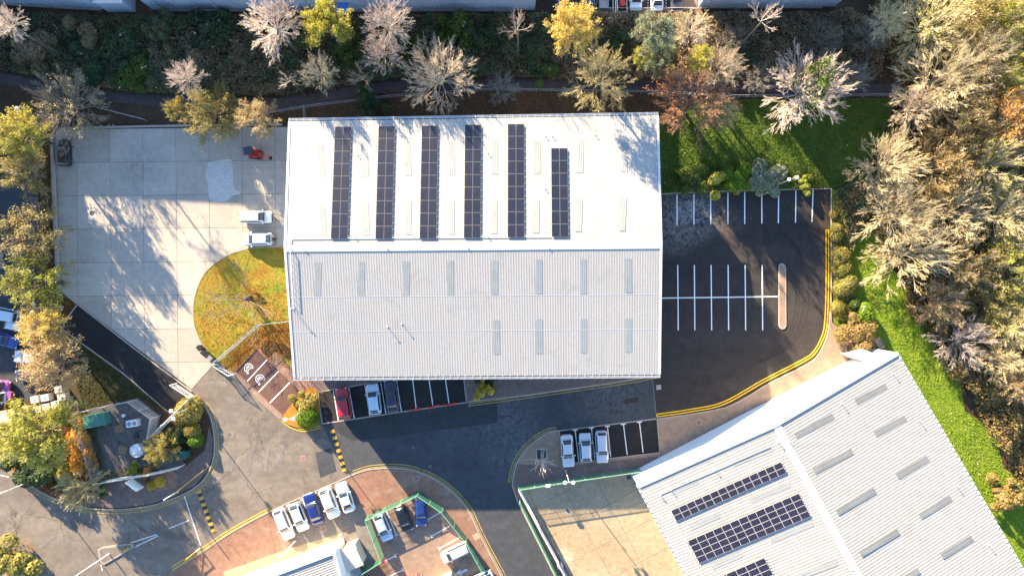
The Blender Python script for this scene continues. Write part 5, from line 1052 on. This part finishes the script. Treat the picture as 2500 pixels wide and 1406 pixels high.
def skeleton(seed, limbs=8, spread=1.0, counts=(6, 5, 4), up=.05, trunk=.28):
    rng = np.random.default_rng(seed); segs, tips = [], []
    def rot(d, ang, az):
        u = np.cross(d, [0, 0, 1.0]); nu = np.linalg.norm(u); u = u / nu if nu > 1e-3 else np.array([1.0, 0, 0]); w = np.cross(u, d)
        return d * math.cos(ang) + (u * math.cos(az) + w * math.sin(az)) * math.sin(ang)
    def grow(p, d, L, r, lv):
        k = 3 if lv < 3 else 2; pts = [p]
        for i in range(k):
            d = d + rng.normal(0, .11, 3) + np.array([0, 0, up]); d /= np.linalg.norm(d); p = p + d * L / k; pts.append(p)
        rs = np.linspace(r, r * .45, k + 1)
        for i in range(k): segs.append((pts[i], pts[i + 1], rs[i], rs[i + 1], lv))
        if lv >= 4: tips.append(p); return
        if lv >= 1:
            for c in range(counts[lv - 1]):
                t = .25 + .75 * (c + rng.uniform(.2, 1)) / counts[lv - 1]; x = min(t, .999) * k; i = int(x); q = pts[i] + (pts[i + 1] - pts[i]) * (x - i)
                grow(q, rot(d, rng.uniform(.25, .72), rng.uniform(0, 2 * math.pi)), L * rng.uniform(.5, .64) * (1.2 - .5 * t), max(r * .6 * (1.1 - .4 * t), .0), lv + 1)
            grow(pts[-1], d, L * .5, r * .45, lv + 1)
    top = np.array([rng.normal(0, .03), rng.normal(0, .03), trunk]); segs.append((np.zeros(3), top, .042, .034, 0))
    for i in range(limbs):
        az = 2.39996 * i + rng.uniform(-.35, .35); el = math.asin(min(.97, .12 + .9 * ((i + rng.uniform(.1, .9)) / limbs))); d = np.array([math.cos(az) * math.cos(el) * spread, math.sin(az) * math.cos(el) * spread, math.sin(el)])
        grow(top * rng.uniform(.75, 1.0), d / np.linalg.norm(d), rng.uniform(.47, .54), .0098, 1)
    P0 = np.array([s[0] for s in segs]); P1 = np.array([s[1] for s in segs]); r0 = np.array([s[2] for s in segs]); r1 = np.array([s[3] for s in segs]); lv = np.array([s[4] for s in segs])
    rad = np.percentile(np.linalg.norm(P1[:, :2], axis=1), 96); off = np.array([0, 0, trunk * .8]); P0, P1, T = (P0 - off) / rad, (P1 - off) / rad, (np.array(tips) - off) / rad
    r0, r1 = np.maximum(r0 / rad, .0034), np.maximum(r1 / rad, .0021)
    return P0[1:], P1[1:], r0[1:], r1[1:], lv[1:], T, rng
TREES = []
for i in range(10):
    P0, P1, r0, r1, lv, T, rng = skeleton(40 + i, 28 + 3 * (i % 3), 1.0 + .15 * (i % 2), (3, 4, 5), up=.015 * (i % 3)) if i < 8 else (skeleton(48, 7, 1.0, (4, 3, 2), up=.04) if i == 8 else skeleton(49, 16, 1.0, (1, 1, 1), up=.02, trunk=.6))
    d = {}
    tm = MB(); tm.tube((0, 0, 0), (0, 0, .12), .085, .055, 8, False); tm.tube((0, 0, .12), (0, 0, 1), .055, .042, 8); d["trunk"] = tm.mesh("trunk", True)
    d["crown"] = seg_mesh("crown", P0, P1, r0 * (3 if i == 9 else 1), r1 * (3.5 if i == 9 else 1), 3); d["top"] = float(np.percentile(P1[:, 2], 98))
    mids = (P0[lv >= 3] + P1[lv >= 3]) / 2; pool = np.concatenate([T, mids])
    # leaves gather in clumps round the twig ends, thinner inside the crown
    clump = pool[rng.integers(0, len(pool), 300)]
    def lv_pts(n, sd):
        a = pool[rng.integers(0, len(pool), n * 3 // 5)]; b = clump[rng.integers(0, 300, n - len(a))]; q = np.concatenate([a, b]); return q + rng.normal(0, sd, q.shape)
    d["dense"] = leaf_mesh("leaves", lv_pts(9500, .05), .030, rng, .0); d["medium"] = leaf_mesh("leaves", lv_pts(5200, .045), .026, rng, .0); d["sparse"] = leaf_mesh("leaves", lv_pts(1700, .03), .022, rng, .0)
    qi = pool[np.linalg.norm(pool[:, :2], axis=1) < .5]; ci = qi[rng.integers(0, len(qi), 24)]; ivy = ci[rng.integers(0, 24, 1600)] + rng.normal(0, .07, (1600, 3)); d["ivy"] = leaf_mesh("leaves", ivy, .032, rng, .0)
    TREES.append(d)
def shrub_pts(rng, n, lobes):
    C = rng.normal(0, .33 if lobes < 8 else .46, (lobes, 3)); C[:, 2] = np.abs(C[:, 2]) * .5 + .35; C[0] = (0, 0, .4); rr = rng.uniform(.38, .62, lobes) if lobes < 8 else rng.uniform(.2, .5, lobes); rr[0] = (.7 if lobes < 8 else .5) if lobes > 1 else .9
    k = rng.integers(0, lobes, n); d = rng.normal(size=(n, 3)); d /= np.linalg.norm(d, axis=1)[:, None]; d[:, 2] = np.where(d[:, 2] < -.35, -d[:, 2], d[:, 2])
    P = C[k] + d * (rr[k] * rng.uniform(.82, 1.04, n))[:, None]; P /= np.percentile(np.linalg.norm(P[:, :2], axis=1), 96); P[:, 2] /= P[:, 2].max(); return P, d
SHRUBS, BALLS = [], []
for i in range(5):
    rng = np.random.default_rng(900 + i); P, d = shrub_pts(rng, 3400, 13); SHRUBS.append(leaf_mesh("shrub", P, .062, rng, .1, d))
    P, d = shrub_pts(rng, 3000, 1 if i < 3 else 3); BALLS.append(leaf_mesh("bush", P, .06, rng, .1, d))
g1 = "bare trees in the shaded strip along the top"
def tree(px, py, rpx, h, label, bark="bark_tan", leaf=None, dens="sparse", var=None, name=None, cat="tree", group=None, zc=.62, sy=1.0, ivy=None):
    if group == g1: h += 1.8
    v = rnd.randrange(8) if var is None else var; d = TREES[v]; r = rpx * (CAM_H - h * .75) / FPX; sz = .95
    z0 = max(h - d["top"] * r * 1.3, .2 * h); sz = (h - z0) / (d["top"] * r); z = z0 + .42 * (h - z0); p = G(px, py, z); r = rpx * (CAM_H - z) / FPX
    t = thing(name or ("bare_tree" if leaf is None or dens == "sparse" else "leafy_tree"), label, cat, (p.x, p.y, 0), rnd.uniform(0, 6.28), group)
    mobj("trunk", d["trunk"], t, "bark_trunk_shade", scale=(r, r, z0 + .12 * r))
    for nm, key, m in (("crown", "crown", bark),) + ((("leaves", dens, leaf),) if leaf else ()) + ((("ivy", "ivy", ivy),) if ivy else ()):
        mobj(nm, d[key], t, m, (0, 0, z0), scale=(r, r * sy, r * sz))
    return t
def bush(px, py, rpx, h, leaf, label, ball=False, name=None, cat="shrub", sy=1.0, rz=None, group=None, z0=.05):
    z = h * .6; p = G(px, py, z); k = (CAM_H - z) / FPX; me = rnd.choice(BALLS if ball else SHRUBS)
    o = mobj(name or ("bush" if ball else "shrub"), me, None, leaf, (p.x, p.y, z0), rnd.uniform(0, 6.28) if rz is None else rz, (rpx * k, rpx * k * sy, h)); return tag(o, label, cat, group)
# --- top strip, left to right
g1 = "bare trees in the shaded strip along the top"
tree(15, 62, 48, 12.5, "pale bare tree cut by the left edge near the top", "bark_pale", group=g1)
tree(160, 258, 98, 6.6, "large tan bare tree over the top left corner of the concrete yard", "bark_tan", "leaf_tan", group=None)
tree(450, 188, 46, 9, "pale bare tree just above the yellow green tree pair", "bark_pale", group=g1)
tree(512, 272, 74, 7.4, "olive yellow tree overhanging the top edge of the concrete yard", "bark_olive", "leaf_olive", "medium")
tree(622, 292, 54, 7.5, "tan half bare tree next to the main warehouse's left corner", "bark_tan", "leaf_tan", "medium")
tree(428, 262, 30, 6, "small yellow leaved tree left of the olive yellow tree", "bark_tan", "leaf_yellow", "medium")
tree(665, 60, 74, 13, "broad pale bare tree below the top edge left of the yellow green bush", "bark_pale", group=g1)
tree(798, 60, 60, 13.5, "dense yellow and green tree below the blue canopy", "bark_brown", "leaf_lime", "dense")
tree(942, 55, 64, 13, "pale pinkish bare tree touching the long shed wall", "bark_pale", group=g1)
tree(932, 128, 54, 11, "pale bare tree just below the pinkish one", "bark_pale", group=g1)
tree(1265, 66, 46, 12.5, "narrow pale bare tree left of the golden tree", "bark_pale", group=g1, var=8)
tree(1402, 62, 62, 18, "bright golden leaved tree at the top edge", "bark_gold", "leaf_gold", "dense")
tree(1068, 185, 94, 9.5, "biggest round tan bare tree above the main warehouse's roof", "bark_tan", group=g1)
tree(778, 172, 50, 9, "tan bare tree with a few orange leaves above the first solar array", "bark_tan", "leaf_tan", group=g1)
tree(882, 185, 40, 8.5, "small tan bare tree between two larger bare trees", "bark_tan", group=g1, var=8)
tree(702, 192, 30, 8, "smallest grey bare tree above the warehouse's left end", "bark_pale", group=g1, var=8)
tree(1228, 214, 42, 4.5, "small grey bare tree in the shade right of the biggest round one", "bark_grey")
tree(1462, 192, 86, 9, "round olive tan bare tree below the golden tree", "bark_olive", "leaf_olive", group=g1)
tree(1600, 72, 52, 13, "grey green leafy tree below the white parked car", "bark_brown", "leaf_silver", "dense")
tree(1612, 135, 46, 8, "dark silvery evergreen below the grey green tree", "bark_brown", "leaf_silver", "dense")
tree(1572, 140, 26, 10, "small lime yellow tree left of the silvery evergreen", "bark_pale", "leaf_lime", "dense")
tree(1692, 72, 50, 9.5, "bare tree with lime yellow clumps right of the grey green tree", "bark_pale", "leaf_lime", "sparse")
tree(1715, 142, 34, 10.5, "small bright lime tree above the red brown tree", "bark_tan", "leaf_lime", "dense")
tree(1762, 165, 58, 12, "tan bare tree behind the red brown tree's right shoulder", "bark_tan")
tree(1698, 245, 102, 10.5, "big red brown tree off the warehouse's top right corner", "bark_red", "leaf_red", "sparse", sy=1.0)
tree(1762, 270, 46, 8, "yellow leaved tree on the right side of the red brown tree", "bark_tan", "leaf_yellow", "sparse")
tree(1972, 218, 104, 11, "wide pale bare tree wrapped in green ivy over the shaded lawn", "bark_pale", ivy="leaf_green")
tree(1868, 45, 48, 14, "thin pale bare tree at the top edge by the pale panelled shed", "bark_pale", var=8)
for (x, y, r, lab) in ((1860, 190, 42, "dim grey bare shrub tree left of the ivy wrapped tree"), (2010, 95, 50, "dim bare tree under the pale panelled shed's right end"), (2085, 190, 44, "dim twiggy tree right of the ivy wrapped tree"), (2125, 85, 50, "dim twiggy tree nearest the sunlit wood at the top"), (1790, 95, 40, "dim twiggy tree right of the lime clumped tree")):
    tree(x, y, r, 4.6, lab, "bark_grey", "leaf_bramble", group="dim twiggy trees in the top right shade")
for (x, y, r, h, m, lab) in ((95, 112, 58, 4.5, "leaf_bramble", "dim brownish thicket near the top left corner of the shaded strip"), (215, 85, 52, 4.2, "leaf_bramble", "dim greyish thicket below the blue grey lean-to"), (310, 120, 54, 4.0, "leaf_dark", "dark green thicket in the shaded strip below the shed gap"), (395, 75, 46, 4.5, "leaf_ivy", "green thicket under the left end of the long shed wall"), (505, 62, 50, 4.2, "leaf_dark", "dark green thicket left of the broad pale tree"),
                          (470, 128, 50, 3.2, "leaf_bramble", "brown bramble mound right of the dark green thickets"), (585, 148, 46, 3.0, "leaf_bramble", "brown bramble mound below the broad pale tree"), (345, 182, 52, 3.2, "leaf_green", "green mound above the yard's upper edge path"), (225, 182, 56, 3.2, "leaf_dark", "dark mound right of the large tan tree"), (852, 118, 34, 4.0, "leaf_green", "green shrub below the dense yellow and green tree"), (1015, 118, 28, 3.6, "leaf_green", "olive shrub between the pinkish trees and the biggest round one"),
                          (1105, 78, 46, 4.2, "leaf_green", "green thicket under the middle of the long shed wall"), (1180, 92, 42, 4.0, "leaf_dark", "dark thicket left of the narrow pale tree"), (1310, 128, 44, 3.6, "leaf_dark", "dark thicket below the golden tree's left side"), (1345, 165, 36, 2.6, "leaf_green", "green shrub left of the round olive tree"), (1500, 105, 36, 4.0, "leaf_dark", "dark shrub between the golden and the grey green trees"), (1530, 160, 34, 3.0, "leaf_bramble", "brown scrub mound right of the round olive tree"), (1800, 150, 42, 3.2, "leaf_dark", "dark scrub mound left of the ivy wrapped tree")):
    bush(x, y, r * 1.15, h * .85, m, lab, name="thicket", sy=rnd.uniform(.7, 1.25), group="thickets in the shaded strip along the top")
# --- left side
tree(44, 325, 62, 9.5, "bright yellow tree at the left edge below the pale bare one", "bark_tan", "leaf_limegold", "dense")
tree(58, 420, 60, 7, "olive half bare tree left of the black hatchback", "bark_tan", "leaf_olive", "medium")
tree(78, 575, 76, 8, "brown twiggy tree with yellow leaves left of the yard", "bark_brown", "leaf_tan", "medium")
tree(88, 690, 76, 8.5, "green and yellow leafy tree at the yard's left side", "bark_brown", "leaf_lime", "medium")
tree(105, 800, 62, 9, "yellow brown tree left of the black asphalt strip", "bark_tan", "leaf_yellow", "medium")
tree(130, 888, 76, 9.5, "tan autumn tree hanging over the parked cars at the left", "bark_tan", "leaf_tan", "medium")
tree(92, 1058, 90, 10.5, "bright lime yellow tree at the left edge by the road bend", "bark_gold", "leaf_limegold", "dense")
tree(192, 1192, 56, 8.5, "tan bare tree leaning over the road below the compound", "bark_gold", "leaf_olive")
bush(72, 1132, 58, 3.6, "leaf_dark", "dark green shrub under the lime yellow tree at the road bend")
bush(20, 1118, 34, 2.6, "leaf_dark", "smaller dark shrub at the left picture edge by the road bend")
bush(190, 1110, 34, 2.6, "leaf_orange", "tall orange beech hedge beside the steel palisade fence", name="hedge", cat="hedge", sy=2.0, rz=R(12))
bush(197, 1028, 20, 1.6, "leaf_orange", "short orange hedge piece at the compound's top left", name="hedge", cat="hedge", sy=1.6, rz=R(20))
bush(160, 1152, 26, 2.4, "leaf_olive", "round brownish bush between the dark shrub and the bare tree", True)
bush(148, 1178, 18, 1.8, "leaf_dark", "small dark bush at the kerb below the brownish one", True)
bush(242, 1190, 24, 2.0, "leaf_green", "dark green shrub below the white palisade fence")
bush(20, 985, 28, 1.8, "leaf_olive", "clipped olive hedge at the left edge above the shed", name="hedge", cat="hedge", sy=.6)
bush(25, 1375, 66, 3.0, "leaf_olive", "big olive shrub in the bottom left corner")
tree(396, 1096, 42, 4.2, "grey olive willowy tree in the compound's right corner", "bark_olive", "leaf_olive", "dense")
bush(432, 1062, 28, 2.4, "leaf_dark", "dark shrub between the willowy tree and the green bushes")
bush(465, 1052, 20, 2.0, "leaf_olive", "olive ball bush above the bright green one", True)
bush(474, 1076, 18, 1.9, "leaf_bright", "bright green bush beside the dark green kiosk", True)
bush(455, 1006, 32, 2.2, "leaf_olive", "clipped olive hedge under the twin lamp by the gate", True, name="hedge", cat="hedge", sy=1.3, rz=R(-35))
bush(368, 1186, 11, 1.1, "leaf_yellow", "left of two small yellow bushes beside the white board sign", True, group="yellow bushes by the board sign")
bush(388, 1177, 13, 1.2, "leaf_yellow", "right of two small yellow bushes beside the white board sign", True, group="yellow bushes by the board sign")
bush(355, 1158, 22, .9, "leaf_red", "low dark red shrub bed behind the yellow bushes")
bush(328, 1146, 18, 1.2, "leaf_lime", "low lime shrub inside the white palisade fence")
bush(738, 985, 36, 1.7, "leaf_olive", "olive clipped shrub on the planting island")
bush(748, 1021, 28, 2.0, "leaf_bright", "bright green round bush on the planting island", True)
bush(1178, 950, 28, 2.4, "leaf_yellow", "yellow leaved shrub beside the warehouse's south wall")
bush(1195, 940, 22, 1.2, "leaf_dark", "dark shrub tucked behind the yellow leaved one")
tree(1322, 1132, 34, 3.6, "small pollarded bare tree in the square pit", "bark_pale", var=9, zc=.8)
lt = tree(590, 728, 118, 6.0, "sparse dark limbed tree on the autumn leafy lawn", "bark_brown", var=8, zc=.7); bush(622, 715, 10, .8, "leaf_red", "small red shrub at the foot of the lawn tree")
# --- hedge and shrubs right of the car park
for (x, y, r, h, m, lab, b) in ((2038, 522, 12, 1.6, "leaf_olive", "smallest clipped bush at the top of the car park hedge", 1), (2045, 572, 25, 2.0, "leaf_olive", "long clipped bush level with the yellow line's upper end", 1), (2055, 622, 26, 2.0, "leaf_olive", "clipped bush next below the long one", 1), (2060, 656, 25, 1.9, "leaf_olive", "flat clipped bush in the middle of the hedge row", 1), (2062, 702, 34, 2.2, "leaf_olive", "largest clipped bush of the hedge row", 1),
                                (2050, 752, 18, 1.6, "leaf_olive", "small clipped bush left below the largest one", 1), (2085, 742, 17, 1.7, "leaf_green", "small green clipped bush right below the largest one", 1), (2115, 770, 29, 2.4, "leaf_bright", "round bright green ball bush above the orange shrub", 1), (2086, 815, 52, 2.6, "leaf_moss", "wide orange tan shrub at the car park's lower right corner", 0),
                                (1700, 442, 42, 1.8, "leaf_green", "dark green shrub at the left of the bed above the car park", 0), (1752, 432, 46, 2.0, "leaf_lime", "lime shrub in the bed above the car park", 0), (1806, 430, 42, 2.0, "leaf_bright", "bright green shrub right of the lime one", 0), (1842, 446, 22, 1.4, "leaf_red", "red brown shrub between green shrubs above the car park", 0), (1882, 432, 50, 2.2, "leaf_silver", "grey green feathery shrub beside the twin globe lamp", 0), (1962, 448, 28, 1.7, "leaf_lime", "small lime shrub at the right end of the bed", 0)):
    bush(x, y, r, h, m, lab, bool(b), group="clipped bushes of the car park hedge" if b and x < 2100 else None)
bush(905, 252, 46, 3.2, "leaf_dark", "dark evergreen shrub behind the warehouse's second solar array")
bush(480, 292, 26, 2.4, "leaf_lime", "lime shrub under the olive yellow tree")
# --- sunlit wood on the right
wood = [(2275, 62, 100, 10, "bark_gold", "leaf_lime", "big gold green tree at the top of the wood"), (2170, 45, 52, 9, "bark_gold", None, "tan tree at the wood's top left corner"), (2385, 25, 70, 9, "bark_olive", "leaf_olive", "olive tree on the top edge of the wood"), (2470, 50, 70, 9, "bark_tan", "leaf_lime", "yellow green tree in the wood's top right corner"), (2405, 140, 84, 10, "bark_gold", None, "gold twigged tree below the wood's top edge"), (2300, 190, 112, 11, "bark_gold", None, "widest pale gold bare tree of the upper wood"), (2480, 185, 60, 8, "bark_olive", "leaf_lime", "lime tree at the right edge of the upper wood"),
        (2235, 265, 66, 9, "bark_tan", None, "tan tree at the wood's left side above the bank"), (2345, 300, 92, 9, "bark_olive", "leaf_moss", "mossy tree in the centre of the upper wood"), (2455, 290, 84, 9, "bark_tan", "leaf_orange", "orange tinged tree near the wood's right edge"), (2170, 402, 92, 9.5, "bark_gold", None, "pale gold tree at the wood's edge opposite the shrub bed"), (2300, 410, 86, 8.5, "bark_olive", "leaf_moss", "mossy tree right of the pale gold edge tree"), (2420, 400, 94, 9, "bark_gold", "leaf_lime", "gold and lime tree deep in the right wood"), (2190, 520, 92, 9.5, "bark_gold", None, "bare gold limbed tree opposite the top parking bays"),
        (2330, 520, 88, 8, "bark_gold", None, "tan tree in the middle of the wood"), (2450, 530, 86, 8, "bark_gold", "leaf_olive", "gold olive tree by the right edge at mid height"), (2225, 618, 112, 9.5, "bark_gold", None, "widest bare tree hanging over the grass bank"), (2370, 640, 84, 7, "bark_tan", "leaf_moss", "dark mossy tree in the wood's shaded hollow"), (2480, 650, 72, 8, "bark_tan", "leaf_lime", "lime tinged tree at the right edge below the middle"), (2300, 745, 62, 5.5, "bark_tan", "leaf_moss", "low mossy tree over the shadow stripes"), (2420, 745, 74, 6, "bark_olive", "leaf_olive", "olive tree behind the pink bare one"),
        (2485, 800, 62, 7.5, "bark_gold", "leaf_lime", "pale lime tree at the right edge of the lower wood"), (2352, 835, 72, 6.5, "bark_pale", None, "pinkish pale bare tree standing out on the lower wood"), (2450, 880, 58, 6, "bark_gold", "leaf_tan", "tan tree at the lower end of the wood"), (2495, 940, 46, 6, "bark_tan", "leaf_moss", "last tree of the wood at the right edge")]
for (x, y, r, h, bk_, lf, lab) in wood: tree(x, y, r, h, lab, bk_, lf, "sparse" if bk_ in ("bark_gold", "bark_pale") else "medium", group="trees of the sunlit wood on the right", name="woodland_tree")
bush(2456, 1205, 48, 3.4, "leaf_moss", "lone tan shrub on the grass beside the angled warehouse")

# ------------------------------------------------------------------ ground cover nobody could count
def inside(poly, P):
    x, y = P[:, 0], P[:, 1]; r = np.zeros(len(P), bool); n = len(poly)
    for i in range(n):
        (x0, y0), (x1, y1) = poly[i], poly[(i + 1) % n]
        if y0 == y1: continue
        c = ((y0 > y) != (y1 > y)) & (x < (x1 - x0) * (y - y0) / (y1 - y0) + x0); r ^= c
    return r
def cover(name, poly_px, n, size, h, material, label, cat, seed, up=.4, lump=0.0):
    """loose leaves and stems over an outline; lump raises them into uneven mounds"""
    rng = np.random.default_rng(seed); poly = PL(poly_px); a = np.array(poly); lo, hi = a.min(0), a.max(0)
    P = rng.uniform(lo, hi, (n * 4, 2)); P = P[inside(poly, P)][:n]
    if lump:
        C = rng.uniform(lo, hi, (260, 2)); hh = rng.uniform(.2, 1, 260); rr = rng.uniform(.8, 2.4, 260); z = np.zeros(len(P))
        for c, q, r_ in zip(C, hh, rr): d2 = ((P - c) ** 2).sum(1) / r_ ** 2; z = np.maximum(z, q * np.exp(-d2) * lump)
    else: z = np.zeros(len(P))
    z = z * rng.uniform(.6, 1.05, len(P)) + rng.uniform(.02, h, len(P)); C3 = np.column_stack([P, z])
    o = mobj(name, leaf_mesh(name, C3, size, rng, up), None, material); return tag(o, label, cat, None, "stuff")
cover("ivy_undergrowth", [(-60, 30), (265, 42), (900, 42), (1340, 40), (1340, 192), (950, 198), (680, 236), (430, 236), (300, 225), (100, 192), (-60, 162)], 62000, .16, .35, "leaf_ivy", "dark ivy and bramble covering the shaded top strip", "undergrowth", 1, lump=2.6)
cover("bramble_undergrowth", [(380, 110), (640, 90), (720, 190), (700, 236), (430, 236), (380, 180)], 9000, .15, .5, "leaf_bramble", "brown bramble patch in the middle of the shaded top strip", "undergrowth", 2, lump=2.4)
cover("scrub_undergrowth", [(1340, 45), (1450, 40), (1715, 40), (2090, 32), (2150, 120), (2150, 198), (1340, 198)], 34000, .15, .4, "leaf_bramble", "dim scrub below the top right shed", "undergrowth", 3, lump=2.2)
cover("ivy_undergrowth", [(2035, 466), (2090, 440), (2120, 520), (2090, 580), (2060, 640), (2036, 690)], 9000, .14, .35, "leaf_ivy", "dark ivy between the clipped bushes and the wood", "undergrowth", 4, lump=.8)
cover("woodland_undergrowth", [(2100, -60), (2600, -60), (2600, 1250), (2500, 1215), (2450, 1110), (2405, 1075), (2365, 960), (2300, 915), (2285, 840), (2210, 760), (2190, 660), (2130, 590), (2100, 450), (2190, 240)], 80000, .17, .5, "leaf_moss", "mossy twigs and leaves on the sunlit wood floor", "undergrowth", 5, lump=2.8)
cover("bank_grass", bank_px, 62000, .075, .10, "blade_bright", "bright green grass and ground cover on the sunny bank", "grass", 6, up=.5, lump=.28)
cover("lawn_grass", spline(curve, 3) + [(548, 897), (576, 906), (627, 850), (656, 876), (735, 915), (712, 600)], 24000, .085, .12, "blade_autumn", "yellowing grass of the teardrop lawn", "grass", 7, up=.5)
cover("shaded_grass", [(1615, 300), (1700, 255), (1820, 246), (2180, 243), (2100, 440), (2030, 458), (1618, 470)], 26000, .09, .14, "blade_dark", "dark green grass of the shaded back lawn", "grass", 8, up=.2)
cover("fallen_leaves", [(540, 890), (640, 795), (712, 788), (712, 880), (672, 857), (627, 850), (576, 904)], 5000, .08, .2, "leaf_litter", "orange fallen leaves in the bed behind the palisade fence", "leaves", 9, up=1.5)
cover("fallen_leaves", [(480, 760), (560, 690), (700, 700), (712, 785), (640, 792), (545, 888), (500, 840)], 3200, .085, .16, "leaf_litter", "orange fallen leaves over the lower half of the teardrop lawn", "leaves", 17, up=1.5)
cover("fallen_leaves", [(720, 232), (1200, 222), (1640, 232), (1640, 300), (1600, 285), (705, 296), (640, 300), (640, 270)], 4000, .08, .06, "leaf_litter", "brown fallen leaves behind the warehouse", "leaves", 10, up=1.5)
cover("fallen_leaves", [(98, 330), (128, 330), (145, 715), (185, 745), (150, 795), (110, 700), (98, 560)], 4500, .09, .08, "leaf_litter", "red brown fallen leaves left of the yard wall", "leaves", 11, up=1.5)
cover("fallen_leaves", [(1990, 470), (2022, 470), (2020, 790), (2010, 800), (2008, 600)], 700, .07, .03, "leaf_litter", "scattered leaves along the car park's right edge", "leaves", 18, up=1.5)
cover("fallen_leaves", [(590, 1000), (640, 985), (720, 1040), (760, 1060), (700, 1120), (600, 1080)], 260, .07, .03, "leaf_litter", "a few leaves blown over the junction", "leaves", 19, up=1.5)
cover("verge_grass", [(155, 808), (300, 914), (412, 1008), (340, 968), (205, 998), (185, 930), (150, 850)], 9000, .09, .2, "blade_verge", "dark grass beside the black asphalt strip", "grass", 12, up=.2)
cover("plot_undergrowth", [(-40, 1020), (180, 985), (200, 1010), (240, 1180), (225, 1232), (140, 1212), (85, 1185), (40, 1150), (0, 1108)], 9000, .11, .25, "leaf_litter", "leaf covered soil under the trees at the road bend", "undergrowth", 13, up=.8, lump=.4)
cover("compound_weeds", [(200, 1040), (235, 1030), (262, 1150), (390, 1120), (392, 1143), (240, 1170)], 2500, .09, .3, "leaf_ivy", "weeds along the inside edge of the compound", "weeds", 14, lump=.4)
cover("bed_plants", [(2034, 480), (2052, 500), (2080, 700), (2075, 780), (2034, 782)], 6000, .09, .5, "leaf_olive", "low plants filling the bed between the clipped bushes", "undergrowth", 15, lump=.8)
cover("bed_plants", [(1618, 430), (1680, 405), (1960, 400), (2010, 440), (2022, 458), (1620, 472)], 9000, .10, .4, "leaf_green", "low plants filling the bed above the car park", "undergrowth", 16, lump=.9)
